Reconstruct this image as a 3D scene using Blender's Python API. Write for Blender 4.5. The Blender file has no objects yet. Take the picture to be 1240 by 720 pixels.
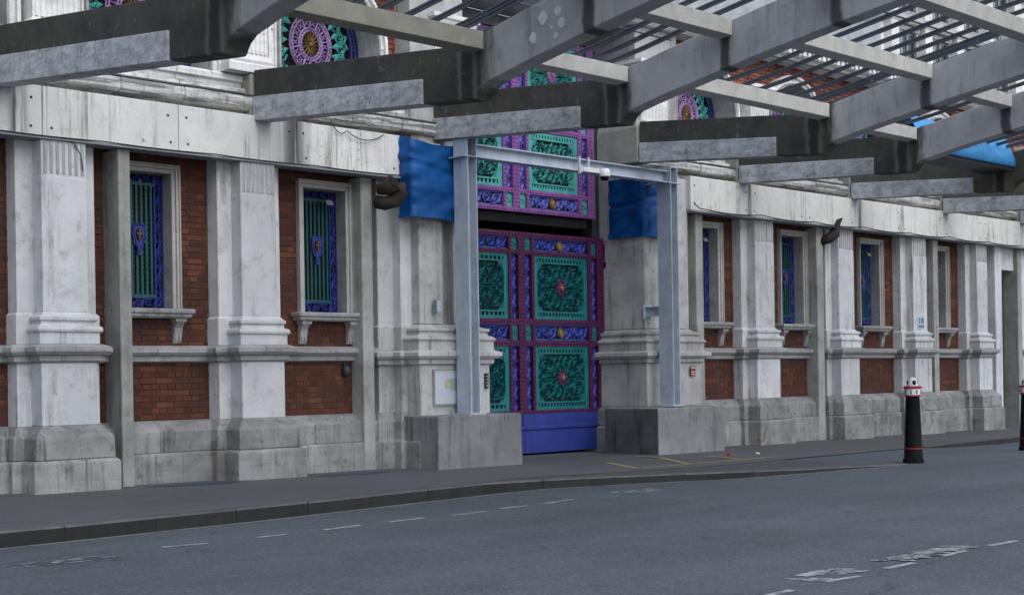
import bpy, math, random
from mathutils import Matrix, Vector, noise
random.seed(7)
PI = math.pi
D = bpy.data
SC = bpy.context.scene
COL = SC.collection

# ------------------------------------------------------------------ camera
YAW = 45.7108
cam_d = D.cameras.new('camera'); cam = D.objects.new('camera', cam_d); COL.objects.link(cam)
cam_d.sensor_fit = 'HORIZONTAL'; cam_d.sensor_width = 36.0
cam_d.lens = 1700 / 1240 * 36
cam_d.shift_y = 94.39 / 1240
cam_d.clip_end = 2000
cam.matrix_world = (Matrix.Translation((0, 0, 1.3)) @ Matrix.Rotation(math.radians(YAW - 90), 4, 'Z')
                    @ Matrix.Rotation(math.radians(90), 4, 'X') @ Matrix.Rotation(-0.016, 4, 'Z'))
SC.camera = cam
# ------------------------------------------------------------------ world, sun, exposure
SUN_EL, SUN_AZ = 46, 187            # azimuth: compass-like angle of the sun, from +Y clockwise
w = D.worlds.new('World'); SC.world = w; w.use_nodes = True
nt = w.node_tree; bg = nt.nodes['Background']
sky = nt.nodes.new('ShaderNodeTexSky'); sky.sky_type = 'NISHITA'; sky.sun_disc = False
sky.sun_elevation = math.radians(SUN_EL); sky.sun_rotation = math.radians(SUN_AZ)
sky.air_density = 1.0; sky.dust_density = 1.2; sky.ozone_density = 2.0
hs = nt.nodes.new('ShaderNodeHueSaturation'); hs.inputs['Saturation'].default_value = 0.55
nt.links.new(sky.outputs[0], hs.inputs['Color']); nt.links.new(hs.outputs[0], bg.inputs['Color'])
bg.inputs['Strength'].default_value = 0.15
sd = D.lights.new('sun', 'SUN'); sun = D.objects.new('sun', sd); COL.objects.link(sun)
sd.energy = 1.0; sd.angle = math.radians(60); sd.color = (1, .985, .96)
_a = math.radians(SUN_AZ); _e = math.radians(SUN_EL)
sdir = Vector((math.sin(_a) * math.cos(_e), math.cos(_a) * math.cos(_e), math.sin(_e)))
sun.rotation_euler = sdir.to_track_quat('Z', 'Y').to_euler()
vs = SC.view_settings; vs.view_transform = 'Standard'; vs.look = 'None'; vs.gamma = 1; vs.exposure = 0.72
vs.use_curve_mapping = False

# ------------------------------------------------------------------ materials
class NT:
    def __init__(s, name):
        s.m = D.materials.new(name); s.m.use_nodes = True; s.t = s.m.node_tree
        s.b = s.t.nodes['Principled BSDF']; s.g = s.t.nodes.new('ShaderNodeNewGeometry')
        s.pos = s.g.outputs['Position']
    def n(s, typ, **kw):
        nd = s.t.nodes.new(typ)
        for k, v in kw.items(): setattr(nd, k, v)
        return nd
    def link(s, a, b): s.t.links.new(a, b)
    def mapv(s, src, scale, loc=(0, 0, 0)):
        m = s.n('ShaderNodeMapping'); m.inputs['Scale'].default_value = scale; m.inputs['Location'].default_value = loc
        s.link(src, m.inputs['Vector']); return m.outputs[0]
    def noise(s, vec, scale, detail=4, rough=.6):
        t = s.n('ShaderNodeTexNoise'); t.inputs['Scale'].default_value = scale
        t.inputs['Detail'].default_value = detail; t.inputs['Roughness'].default_value = rough
        s.link(vec, t.inputs['Vector']); return t.outputs['Fac']
    def ramp(s, f, lo, hi, a=0., b=1.):
        r = s.n('ShaderNodeMapRange'); r.interpolation_type = 'SMOOTHSTEP'
        for k, v in zip(('From Min', 'From Max', 'To Min', 'To Max'), (lo, hi, a, b)): r.inputs[k].default_value = v
        s.link(f, r.inputs['Value']); return r.outputs[0]
    def math(s, op, a, b=None):
        m = s.n('ShaderNodeMath', operation=op)
        for i, v in enumerate((a, b)):
            if v is None: continue
            if isinstance(v, (int, float)): m.inputs[i].default_value = v
            else: s.link(v, m.inputs[i])
        return m.outputs[0]
    def mix(s, f, a, b):
        m = s.n('ShaderNodeMix', data_type='RGBA')
        if isinstance(f, (int, float)): m.inputs[0].default_value = f
        else: s.link(f, m.inputs[0])
        for i, v in ((6, a), (7, b)):
            if isinstance(v, tuple): m.inputs[i].default_value = (*v, 1)
            else: s.link(v, m.inputs[i])
        return m.outputs[2]
    def sep(s, v):
        x = s.n('ShaderNodeSeparateXYZ'); s.link(v, x.inputs[0]); return x.outputs
    def bump(s, h, strength=.3, dist=.01):
        b = s.n('ShaderNodeBump'); b.inputs['Strength'].default_value = strength; b.inputs['Distance'].default_value = dist
        s.link(h, b.inputs['Height']); s.link(b.outputs[0], s.b.inputs['Normal'])
    def out(s, c, rough=.8, metal=0., spec=.35):
        if isinstance(c, tuple): s.b.inputs['Base Color'].default_value = (*c, 1)
        else: s.link(c, s.b.inputs['Base Color'])
        if isinstance(rough, (int, float)): s.b.inputs['Roughness'].default_value = rough
        else: s.link(rough, s.b.inputs['Roughness'])
        s.b.inputs['Metallic'].default_value = metal; s.b.inputs['Specular IOR Level'].default_value = spec
        return s.m

def weathered(name, c1, c2, stain, amount=.5, streak=.5, scale=1.6, bump=.35, rough=.85, spots=0., spotc=(.05, .05, .05), hline=0.):
    N = NT(name)
    a = N.noise(N.pos, scale, 6, .65)
    col = N.mix(N.ramp(a, .3, .7), c1, c2)
    st = N.noise(N.mapv(N.pos, (7, 7, .55)), 1.0, 5, .7)
    sp = N.noise(N.pos, scale * .7, 5, .7)
    f = N.math('MULTIPLY', N.ramp(st, .5, .72), N.ramp(sp, .38, .62))
    col = N.mix(N.math('MULTIPLY', f, streak), col, stain)
    bl = N.noise(N.mapv(N.pos, (1, 1, 1), (13, 4, 7)), scale * 3.3, 7, .75)
    col = N.mix(N.math('MULTIPLY', N.ramp(bl, .5, .75), amount), col, stain)
    if spots:
        ss = N.noise(N.pos, 16, 4, .7)
        col = N.mix(N.math('MULTIPLY', N.math('MULTIPLY', N.ramp(ss, .6, .68), N.ramp(sp, .5, .62)), spots), col, spotc)
    dr = N.noise(N.mapv(N.pos, (17, 17, .32), (2, 8, 5)), 1.0, 4, .65)
    col = N.mix(N.math('MULTIPLY', N.math('MULTIPLY', N.ramp(dr, .57, .68), N.ramp(N.noise(N.pos, .9, 4, .6), .42, .6)), streak * .75), col, tuple(x * .5 for x in stain))
    oi = N.n('ShaderNodeObjectInfo').outputs['Random']
    col = N.mix(N.ramp(oi, 0, 1, 0, .08 if name == 'fascia_concrete' else .2), col, stain)
    if name == 'plinth_stone':
        ch = N.noise(N.mapv(N.pos, (1, 1, .8), (4, 1, 9)), 2.6, 6, .72)
        col = N.mix(N.math('MULTIPLY', N.ramp(ch, .6, .64), .8), col, (.17, .13, .095))
    if name == 'fascia_concrete':
        sx, sy, sz_ = N.sep(N.pos)
        for xb, hw in ((10.72, .34), (7.0, .16), (20.62, .1), (24.25, .1), (16.9, .1)):
            q = N.ramp(N.math('ABSOLUTE', N.math('SUBTRACT', sx, xb)), hw, 0.)
            v_ = N.ramp(N.noise(N.mapv(N.pos, (15, 15, .6)), 1.0, 4, .7), .36, .54)
            col = N.mix(N.math('MULTIPLY', N.math('MULTIPLY', q, v_), .9), col, (.028, .027, .026))
    if hline:
        hl = N.noise(N.mapv(N.pos, (.9, 5, 13)), 1.0, 6, .75)
        col = N.mix(N.math('MULTIPLY', N.ramp(hl, .46, .56), hline), col, spotc)
    fine = N.noise(N.pos, 70, 4, .7)
    col = N.mix(N.math('MULTIPLY', N.ramp(fine, .35, .65), .16), col, stain)
    h = N.math('ADD', N.math('MULTIPLY', bl, .6), N.math('MULTIPLY', fine, .4))
    N.bump(h, bump, .012)
    return N.out(col, rough)

M = {}
M['stone'] = weathered('painted_stone', (.68, .69, .705), (.54, .55, .57), (.19, .18, .168), .6, .85, 1.3, .4, spots=.7, spotc=(.12, .11, .1))
M['stone_up'] = weathered('white_stone', (.8, .79, .77), (.68, .67, .66), (.36, .34, .32), .5, .6, 1.8, .3, spots=.6, spotc=(.06, .055, .05), hline=.15)
M['trim'] = weathered('trim_stone', (.42, .42, .42), (.3, .3, .3), (.11, .105, .098), .65, .7, 2.2, .4, hline=.25, spotc=(.12, .115, .11))
M['frame'] = weathered('frame_stone', (.47, .46, .445), (.37, .362, .35), (.2, .17, .14), .5, .6, 2.2, .3)
M['cornice'] = weathered('cornice_stone', (.68, .665, .63), (.46, .45, .43), (.05, .047, .042), .6, .7, 2.4, .5, spots=.9, hline=.7)
M['fluted'] = weathered('unwashed_stone', (.46, .46, .47), (.36, .36, .37), (.15, .145, .14), .5, .7, 2, .3)
M['plinth'] = weathered('plinth_stone', (.38, .38, .378), (.2, .2, .2), (.05, .048, .046), .75, .95, 1.5, .9, hline=.12, spotc=(.07, .066, .062))
M['pier'] = weathered('pier_stone', (.54, .54, .535), (.36, .36, .355), (.13, .112, .104), .65, .9, 1.4, .45)
M['fascia'] = weathered('fascia_concrete', (.7, .695, .665), (.58, .578, .55), (.14, .13, .115), .3, .85, 1.1, .25, spots=.9, spotc=(.1, .098, .09))
M['post'] = weathered('post_concrete', (.4, .4, .38), (.27, .272, .26), (.09, .088, .075), .6, .8, 2.2, .5)
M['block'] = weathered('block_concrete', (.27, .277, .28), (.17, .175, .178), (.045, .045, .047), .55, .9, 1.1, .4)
M['patch'] = weathered('repair_concrete', (.62, .64, .67), (.42, .43, .44), (.07, .07, .07), .7, .45, 2.2, .6, spots=1., spotc=(.03, .03, .032), hline=.3)
M['beamedge'] = weathered('cross_beam_concrete', (.62, .61, .57), (.5, .49, .46), (.22, .21, .19), .35, .3, 2.5, .3)
M['moss_beam'] = weathered('mossy_cross_beam', (.25, .245, .2), (.16, .155, .13), (.4, .39, .34), .5, .5, 3., .5)

M['lime'] = weathered('lime_bloom', (.78, .8, .82), (.62, .64, .66), (.4, .4, .4), .4, .2, 9, .4)
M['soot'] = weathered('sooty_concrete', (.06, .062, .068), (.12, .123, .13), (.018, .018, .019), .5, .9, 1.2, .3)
def beam_mat(name, arm1, arm2, inner1, inner2):
    N = NT(name)
    tc = N.n('ShaderNodeTexCoord'); oc = tc.outputs['Object']; y = N.sep(oc)[1]
    a = N.noise(N.pos, 1.7, 7, .68)
    b = N.noise(N.mapv(N.pos, (1, 5, .8)), 1.4, 6, .7)
    arm = N.mix(N.ramp(a, .3, .7), arm1, arm2)
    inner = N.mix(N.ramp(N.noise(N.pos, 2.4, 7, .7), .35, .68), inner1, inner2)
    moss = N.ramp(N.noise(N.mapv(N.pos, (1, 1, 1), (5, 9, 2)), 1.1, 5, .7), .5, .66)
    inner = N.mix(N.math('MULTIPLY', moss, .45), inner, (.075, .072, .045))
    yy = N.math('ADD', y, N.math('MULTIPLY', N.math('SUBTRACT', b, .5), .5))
    pb = N.noise(N.mapv(N.pos, (1, 1, 1), (8, 3, 1)), 3.2, 7, .75)
    arm = N.mix(N.math('MULTIPLY', N.ramp(pb, .52, .72), .55), arm, tuple(x * .5 for x in arm2))
    arm = N.mix(N.math('MULTIPLY', N.ramp(pb, .46, .3), .4), arm, tuple(min(.6, x * 1.45) for x in arm1))
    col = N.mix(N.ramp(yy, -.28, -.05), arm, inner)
    # wet run-off stains under each cross beam and pale lime edges beside them
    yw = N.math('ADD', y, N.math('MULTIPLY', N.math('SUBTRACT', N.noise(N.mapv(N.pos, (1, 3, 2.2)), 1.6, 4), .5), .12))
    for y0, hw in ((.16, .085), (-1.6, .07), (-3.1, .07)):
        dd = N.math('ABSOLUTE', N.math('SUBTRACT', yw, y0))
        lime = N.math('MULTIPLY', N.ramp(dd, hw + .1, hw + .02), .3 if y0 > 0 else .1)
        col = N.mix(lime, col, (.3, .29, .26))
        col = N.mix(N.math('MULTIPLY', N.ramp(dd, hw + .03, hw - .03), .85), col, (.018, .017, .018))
    sp = N.noise(N.mapv(N.pos, (1, 1, 1), (3, 3, 8)), 9, 6, .75)
    col = N.mix(N.math('MULTIPLY', N.ramp(sp, .56, .75), .35), col, (.36, .355, .33))
    col = N.mix(N.math('MULTIPLY', N.ramp(b, .5, .75), .4), col, (.045, .044, .04))
    fine = N.noise(N.pos, 60, 4, .7)
    N.bump(N.math('ADD', N.math('MULTIPLY', sp, .6), N.math('MULTIPLY', fine, .4)), .4, .012)
    return N.out(col, .85)
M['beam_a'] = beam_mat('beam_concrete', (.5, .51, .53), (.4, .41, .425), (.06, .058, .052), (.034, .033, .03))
M['beam_b'] = beam_mat('beam_concrete_darker', (.45, .455, .46), (.33, .335, .34), (.058, .056, .05), (.033, .032, .029))  # same concrete, arms a little darker than in the first beam material
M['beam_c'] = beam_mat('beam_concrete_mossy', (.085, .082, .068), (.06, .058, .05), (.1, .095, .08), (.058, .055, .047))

def brick_mat(name, obj, cs=((.055, .019, .011), (.1, .031, .015), (.145, .05, .024))):
    N = NT(name)
    if obj:
        r = N.n('ShaderNodeObjectInfo').outputs['Random']
    else:
        at = N.n('ShaderNodeAttribute', attribute_name='tint'); r = at.outputs['Fac']
    col = N.mix(N.ramp(r, 0, .55), cs[0], cs[1])
    col = N.mix(N.ramp(r, .6, 1), col, cs[2])
    d = N.noise(N.pos, 2.2, 6, .7)
    col = N.mix(N.math('MULTIPLY', N.ramp(d, .4, .62), .7), col, (.05, .022, .017))
    f = N.noise(N.pos, 45, 4, .7)
    col = N.mix(N.math('MULTIPLY', N.ramp(f, .45, .7), .35), col, (.06, .03, .025))
    N.bump(f, .5, .006)
    return N.out(col, .9)
M['brick'] = brick_mat('red_brick', True); M['brickm'] = brick_mat('red_brick_far', False); M['brickup'] = brick_mat('clean_red_brick', False, ((.26, .08, .045), (.32, .1, .055), (.38, .13, .075)))
M['mortar'] = weathered('mortar', (.07, .033, .022), (.055, .028, .02), (.03, .02, .016), .4, .3, 3, .3)

def asphalt(name, c1, c2, spk=.25):
    N = NT(name)
    big = N.noise(N.pos, .35, 5, .65); mid = N.noise(N.mapv(N.pos, (1, 2.2, 1)), 1.9, 6, .7); fine = N.noise(N.pos, 85, 3, .8)
    col = N.mix(N.ramp(big, .3, .7), c1, c2)
    col = N.mix(N.math('MULTIPLY', N.ramp(mid, .45, .7), .4), col, tuple(x * .62 for x in c1))
    lane = N.noise(N.mapv(N.pos, (.12, 1.1, 1), (3, 1, 0)), 1.0, 5, .65)
    col = N.mix(N.math('MULTIPLY', N.ramp(lane, .38, .7), .3), col, tuple(x * 1.5 for x in c1))
    pt = N.noise(N.mapv(N.pos, (.5, .5, 1), (7, 2, 0)), 1.0, 2, .4)
    col = N.mix(N.math('MULTIPLY', N.ramp(pt, .585, .6), .16), col, tuple(x * .6 for x in c2))
    ce = N.n('ShaderNodeTexVoronoi'); ce.feature = 'DISTANCE_TO_EDGE'; ce.inputs['Scale'].default_value = .55
    wob = N.n('ShaderNodeVectorMath', operation='ADD'); nz = N.n('ShaderNodeTexNoise'); nz.inputs['Scale'].default_value = 1.7; nz.inputs['Detail'].default_value = 5
    N.link(N.pos, nz.inputs['Vector']); N.link(N.pos, wob.inputs[0]); N.link(nz.outputs['Color'], wob.inputs[1]); N.link(wob.outputs[0], ce.inputs['Vector'])
    col = N.mix(N.math('MULTIPLY', N.math('MULTIPLY', N.ramp(ce.outputs['Distance'], .009, .003), N.ramp(mid, .48, .6)), .75), col, (.022, .022, .023))
    v = N.n('ShaderNodeTexVoronoi'); v.inputs['Scale'].default_value = 55; N.link(N.pos, v.inputs['Vector'])
    cc = N.sep(v.outputs['Color'])[0]
    col = N.mix(N.math('MULTIPLY', N.ramp(cc, .7, 1.), spk), col, (.3, .31, .33))
    col = N.mix(N.math('MULTIPLY', N.ramp(fine, .5, .7), .35), col, tuple(x * .4 for x in c1))
    N.bump(N.math('ADD', fine, N.math('MULTIPLY', v.outputs['Distance'], .8)), .5, .008)
    return N.out(col, .75, 0, .4)
M['road'] = asphalt('road_asphalt', (.078, .092, .107), (.056, .067, .079))
M['pave'] = asphalt('pavement_asphalt', (.095, .096, .102), (.074, .075, .08), .12)
M['apron'] = asphalt('apron_asphalt', (.064, .067, .073), (.054, .056, .06), .15)
M['kerb'] = weathered('kerb_granite', (.12, .119, .117), (.08, .08, .079), (.035, .035, .035), .6, .4, 3, .5)
M['kerbface'] = weathered('kerb_front_dark', (.017, .017, .017), (.01, .01, .01), (.04, .039, .037), .5, .4, 4, .6)  # near-black tone for the front face, much darker than the kerb top

def worn(name, c, under, amt):
    N = NT(name)
    a = N.noise(N.mapv(N.pos, (1, 1, 1)), 7, 7, .8); f = N.noise(N.pos, 60, 3, .8)
    k = N.math('ADD', N.math('MULTIPLY', a, .7), N.math('MULTIPLY', f, .3))
    col = N.mix(N.ramp(k, amt - .07, amt + .07), c, under)
    N.bump(f, .4, .006)
    return N.out(col, .75)
M['white_line'] = worn('worn_white_paint', (.36, .375, .385), (.068, .081, .094), .53)
M['faint_line'] = worn('faint_white_paint', (.34, .355, .365), (.068, .081, .094), .475)
M['gutter'] = worn('gutter_dust', (.22, .22, .215), (.068, .08, .092), .55)
M['yellow_line'] = worn('worn_yellow_paint', (.33, .25, .1), (.08, .08, .084), .58)
M['blue_line'] = worn('blue_paint_smear', (.045, .075, .15), (.058, .057, .06), .5)

def paint(name, c, c2=None, rough=.45, dirt=.4, dirtc=(.02, .018, .018), metal=0, spec=.35):
    N = NT(name); c2 = c2 or tuple(x * .7 for x in c)
    a = N.noise(N.pos, 4, 6, .7)
    col = N.mix(N.ramp(a, .3, .7), c, c2)
    b = N.noise(N.mapv(N.pos, (6, 6, 1.4)), 2, 6, .75)
    col = N.mix(N.math('MULTIPLY', N.ramp(b, .5, .75), dirt), col, dirtc)
    N.bump(N.noise(N.pos, 50, 3), .12, .004)
    return N.out(col, rough, metal, spec)
M['magenta'] = paint('magenta_paint', (.085, .01, .066), (.05, .007, .045), .55, .7, (.03, .022, .03))
M['teal'] = paint('teal_paint', (.012, .175, .185), (.008, .115, .125), .45, .4)
M['blue'] = paint('blue_paint', (.075, .105, .48), (.045, .065, .32), .5, .5)
M['kick'] = paint('kick_plate_paint', (.032, .05, .27), (.023, .036, .18), .45, .5, (.02, .02, .04))
M['tealdark'] = paint('dark_teal_sheet', (.004, .036, .042), (.003, .022, .026), .6)
M['tealdark2'] = paint('dark_grey_sheet', (.012, .03, .032), (.01, .016, .018), .6)
M['tealf'] = paint('faded_teal_paint', (.075, .36, .32), (.05, .25, .23), .5, .5, (.015, .07, .07))
M['pinkf'] = paint('faded_pink_paint', (.24, .09, .29), (.16, .055, .2))
M['bluef'] = paint('faded_blue_paint', (.16, .19, .62))
M['purplef'] = paint('pale_purple_paint', (.5, .34, .62))
M['navy'] = paint('navy_paint', (.035, .05, .17))
M['gold'] = paint('gold_paint', (.24, .15, .06), rough=.5, dirt=.6)
M['tealw'] = paint('window_bar_teal', (.008, .085, .088), (.005, .05, .055))
M['bluew'] = paint('window_scroll_blue', (.03, .048, .26), (.018, .03, .16))
M['dullgold'] = paint('dull_gold_paint', (.13, .075, .035))
M['steel'] = paint('steel_paint', (.45, .51, .58), (.35, .4, .46), .5, .5, (.16, .17, .18))
M['dark_steel'] = paint('dark_steel', (.035, .038, .044), rough=.5)
M['bar'] = paint('glazing_bar_steel', (.085, .098, .118), (.06, .07, .085), .55)
M['black'] = paint('dark_void', (.008, .008, .009), rough=.9, dirt=0)
M['slat'] = paint('louvre_grey', (.075, .07, .068), rough=.7)
M['inside'] = paint('inside_wall', (.045, .045, .047), rough=.9)
M['rust'] = paint('rusted_iron', (.035, .026, .021), (.022, .018, .016), .85, .6, (.09, .04, .02))
M['blackp'] = paint('black_gloss_paint', (.006, .006, .007), rough=.55, dirt=.3, dirtc=(.014, .014, .014), spec=.12)
M['redp'] = paint('red_paint', (.33, .018, .022), rough=.4)
M['redfade'] = paint('faded_red_print', (.26, .04, .035), rough=.6)
M['whitep'] = paint('white_paint', (.68, .69, .7), rough=.4, dirtc=(.25, .25, .25))
M['lamp'] = paint('lamp_glass', (.3, .31, .32), rough=.25)
M['paper'] = paint('notice_paper', (.5, .54, .58), (.43, .47, .52), .4, .25, (.3, .32, .34))
M['pgreen'] = paint('notice_green', (.36, .45, .4), rough=.4); M['pyellow'] = paint('notice_yellow', (.5, .5, .3), rough=.4)
M['door'] = paint('grey_door', (.1, .11, .12), rough=.4)
M['black_lead'] = weathered('sooty_lead', (.05, .05, .052), (.025, .025, .026), (.3, .3, .3), .4, .2, 5, .5)
M['lead'] = paint('lead_flashing', (.25, .26, .28), rough=.6)
M['bluesign'] = paint('sign_blue', (.1, .2, .38))
N = NT('window_glass'); M['glass'] = N.out((.02, .022, .026), .12, 0, .5)
def tarp_mat():
    N = NT('blue_tarpaulin')
    a = N.noise(N.pos, 2.2, 6, .7); b = N.noise(N.mapv(N.pos, (2, 2, 6)), 3, 5, .7)
    col = N.mix(N.ramp(a, .3, .7), (.001, .078, .28), (.001, .05, .19))
    col = N.mix(N.math('MULTIPLY', N.ramp(b, .55, .75), .35), col, (.012, .035, .1))
    N.bump(b, .5, .02)
    return N.out(col, .5, 0, .25)
M['tarp'] = tarp_mat()
M['tarp_pale'] = paint('faded_blue_tarpaulin', (.06, .3, .6), (.04, .22, .5), .5, .4, (.02, .1, .25))

# ------------------------------------------------------------------ mesh builder
def world(o):
    return o.matrix_basis if not o.parent else world(o.parent) @ o.matrix_parent_inverse @ o.matrix_basis
class MB:
    def __init__(s): s.v = []; s.f = []; s.tint = []
    def add(s, vs_, fs):
        o = len(s.v); s.v += [tuple(p) for p in vs_]; s.f += [tuple(i + o for i in f) for f in fs]
    def box(s, x0, x1, y0, y1, z0, z1):
        s.add([(x0, y0, z0), (x1, y0, z0), (x1, y1, z0), (x0, y1, z0), (x0, y0, z1), (x1, y0, z1), (x1, y1, z1), (x0, y1, z1)],
              [(0, 3, 2, 1), (4, 5, 6, 7), (0, 1, 5, 4), (1, 2, 6, 5), (2, 3, 7, 6), (3, 0, 4, 7)])
    def loft(s, x0, x1, yf, yb, prof):
        """stack of rectangles: e pushes the left, right and front sides out"""
        n = len(prof); vv = []
        for z, e in prof: vv += [(x0 - e, yf - e, z), (x1 + e, yf - e, z), (x1 + e, yb, z), (x0 - e, yb, z)]
        ff = [(3, 2, 1, 0), tuple(4 * (n - 1) + i for i in range(4))]
        for k in range(n - 1):
            for i in range(4): j = (i + 1) % 4; ff.append((4 * k + i, 4 * k + j, 4 * k + 4 + j, 4 * k + 4 + i))
        s.add(vv, ff)
    def loft_run(s, x0, x1, yf, yb, prof):
        """a moulding with flat ends: e pushes the front only"""
        n = len(prof); vv = []
        for z, e in prof: vv += [(x0, yf - e, z), (x1, yf - e, z), (x1, yb, z), (x0, yb, z)]
        ff = [(3, 2, 1, 0), tuple(4 * (n - 1) + i for i in range(4))]
        for k in range(n - 1):
            for i in range(4): j = (i + 1) % 4; ff.append((4 * k + i, 4 * k + j, 4 * k + 4 + j, 4 * k + 4 + i))
        s.add(vv, ff)
    def prism_x(s, poly, x0, x1):
        """poly of (y, z) extruded along x"""
        n = len(poly)
        s.add([(x0, y, z) for y, z in poly] + [(x1, y, z) for y, z in poly],
              [tuple(range(n - 1, -1, -1)), tuple(range(n, 2 * n))] + [(i, (i + 1) % n, n + (i + 1) % n, n + i) for i in range(n)])
    def prism_y(s, poly, y0, y1):
        n = len(poly)
        s.add([(x, y0, z) for x, z in poly] + [(x, y1, z) for x, z in poly],
              [tuple(range(n)), tuple(range(2 * n - 1, n - 1, -1))] + [(i, n + i, n + (i + 1) % n, (i + 1) % n) for i in range(n)])
    def tube(s, path, r, n=6, cap=True):
        P = [Vector(p) for p in path]; m = len(P); vv = []
        for i, p in enumerate(P):
            t = (P[min(i + 1, m - 1)] - P[max(i - 1, 0)]).normalized()
            u = t.cross(Vector((0, 0, 1)))
            if u.length < .05: u = t.cross(Vector((0, 1, 0)))
            u.normalize(); q = t.cross(u).normalized(); rr = r[i] if isinstance(r, (list, tuple)) else r
            for k in range(n):
                a = 2 * PI * k / n; vv.append(p + (u * math.cos(a) + q * math.sin(a)) * rr)
        ff = []
        for i in range(m - 1):
            for k in range(n): j = (k + 1) % n; ff.append((i * n + k, i * n + j, (i + 1) * n + j, (i + 1) * n + k))
        if cap: ff += [tuple(range(n - 1, -1, -1)), tuple((m - 1) * n + k for k in range(n))]
        s.add(vv, ff)
    def ribbon(s, path, w, y, h):
        """raised ridge in the x-z plane, path of (x, z); ridge stands h towards -y"""
        m = len(path); vv = []
        for i, (x, z) in enumerate(path):
            a = path[max(i - 1, 0)]; b = path[min(i + 1, m - 1)]
            tx, tz = b[0] - a[0], b[1] - a[1]; L = math.hypot(tx, tz) or 1; nx, nz = -tz / L, tx / L
            ww = w * (1 - .35 * i / max(m - 1, 1))
            vv += [(x + nx * ww, y, z + nz * ww), (x, y - h, z), (x - nx * ww, y, z - nz * ww)]
        ff = []
        for i in range(m - 1):
            a, b = 3 * i, 3 * i + 3
            ff += [(a, a + 1, b + 1, b), (a + 1, a + 2, b + 2, b + 1)]
        s.add(vv, ff)
    def lathe(s, prof, cx, cy, cz, n=20, cap=True):
        m = len(prof); vv = []
        for r, z in prof:
            for k in range(n): a = 2 * PI * k / n; vv.append((cx + r * math.cos(a), cy + r * math.sin(a), cz + z))
        ff = [(i * n + k, i * n + (k + 1) % n, (i + 1) * n + (k + 1) % n, (i + 1) * n + k) for i in range(m - 1) for k in range(n)]
        if cap: ff += [tuple(range(n - 1, -1, -1)), tuple((m - 1) * n + k for k in range(n))]
        s.add(vv, ff)
    def disc_y(s, cx, cz, y, r, h, n=14, rz=None):
        """a dome button facing -y"""
        rz = rz or r; vv = []
        for k, (q, d) in enumerate(((1, 0), (.8, .7), (.4, 1))):
            for i in range(n): a = 2 * PI * i / n; vv.append((cx + r * q * math.cos(a), y - h * d, cz + rz * q * math.sin(a)))
        ff = [(k * n + i, k * n + (i + 1) % n, (k + 1) * n + (i + 1) % n, (k + 1) * n + i) for k in range(2) for i in range(n)]
        ff.append(tuple(2 * n + i for i in range(n))); s.add(vv, ff)
    def ring_y(s, cx, cz, y, r, w, h, n=28, a0=0, a1=2 * PI, sz=1.):
        s.ribbon([(cx + r * math.cos(a0 + (a1 - a0) * i / n), cz + sz * r * math.sin(a0 + (a1 - a0) * i / n)) for i in range(n + 1)], w, y, h)
    def build(s, name, mat, parent=None, stuff=False, bevel=0., smooth=False, origin=None):
        me = D.meshes.new(name)
        if origin: s.v = [(a - origin[0], b - origin[1], c - origin[2]) for a, b, c in s.v]
        me.from_pydata(s.v, [], s.f); me.update()
        if s.tint:
            at = me.attributes.new('tint', 'FLOAT', 'FACE')
            at.data.foreach_set('value', s.tint)
        me.materials.append(M[mat])
        if smooth: me.polygons.foreach_set('use_smooth', [True] * len(me.polygons))
        o = D.objects.new(name, me); COL.objects.link(o)
        if origin: o.location = origin
        if parent: 
            o.parent = parent
            o.matrix_parent_inverse = world(parent).inverted()
        if stuff: o['kind'] = 'stuff'
        if bevel:
            b = o.modifiers.new('bevel', 'BEVEL'); b.width = bevel; b.segments = 2; b.limit_method = 'ANGLE'; b.angle_limit = math.radians(35)
        return o

def tag(o, label, cat, group=None):
    o['label'] = label; o['category'] = cat
    if group: o['group'] = group
    return o
def thing(name, label, cat, loc=(0, 0, 0), group=None):
    o = D.objects.new(name, None); COL.objects.link(o); o.location = loc; o.empty_display_size = .2
    return tag(o, label, cat, group)
def struct(o): o['kind'] = 'structure'; return o
def one(name, mat, fn, parent=None, **kw):
    m = MB(); fn(m); return m.build(name, mat, parent, **kw)
def dup(o, parent=None, dx=0, dy=0, dz=0):
    c = o.copy(); COL.objects.link(c); c.parent = parent
    if parent: c.matrix_parent_inverse = o.matrix_parent_inverse.copy()
    return c

# ------------------------------------------------------------------ ground
def lerp(tab, x):
    if x <= tab[0][0]: return tab[0][1]
    for (a, b), (c, d) in zip(tab, tab[1:]):
        if x <= c: return b + (d - b) * (x - a) / (c - a)
    return tab[-1][1]
def pz(x): return .12 - .0065 * max(-20, min(60, x))
KH = [(11, .13), (12.2, .105), (14.6, .085), (16.4, .03), (17.3, .012), (21.4, .012), (22.6, .06), (25, .1), (30, .115)]
def rz(x): return pz(x) - lerp(KH, x)
KERB = [(-20, 10.2), (0, 10.85), (5, 11.16), (7.76, 11.44), (10, 11.78), (11.1, 11.93), (12, 11.84), (13.2, 11.42), (14.5, 10.88), (15.9, 10.36), (17.2, 9.95)]
SEAM = [(-20, 10.35), (0, 11.0), (5, 11.31), (7.76, 11.59), (11.1, 12.1), (12, 12.3), (15.2, 11.85), (18.5, 12.05), (21.7, 12.2), (26.4, 12.75), (60, 14)]
def sheet(name, mat, xs, y0f, y1f, zf, ny=1):
    m = MB(); vv = []
    for x in xs:
        for k in range(ny + 1): y = y0f(x) + (y1f(x) - y0f(x)) * k / ny; vv.append((x, y, zf(x)))
    ff = [(i * (ny + 1) + k, (i + 1) * (ny + 1) + k, (i + 1) * (ny + 1) + k + 1, i * (ny + 1) + k + 1) for i in range(len(xs) - 1) for k in range(ny)]
    m.add(vv, ff); return struct(m.build(name, mat))
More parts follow.
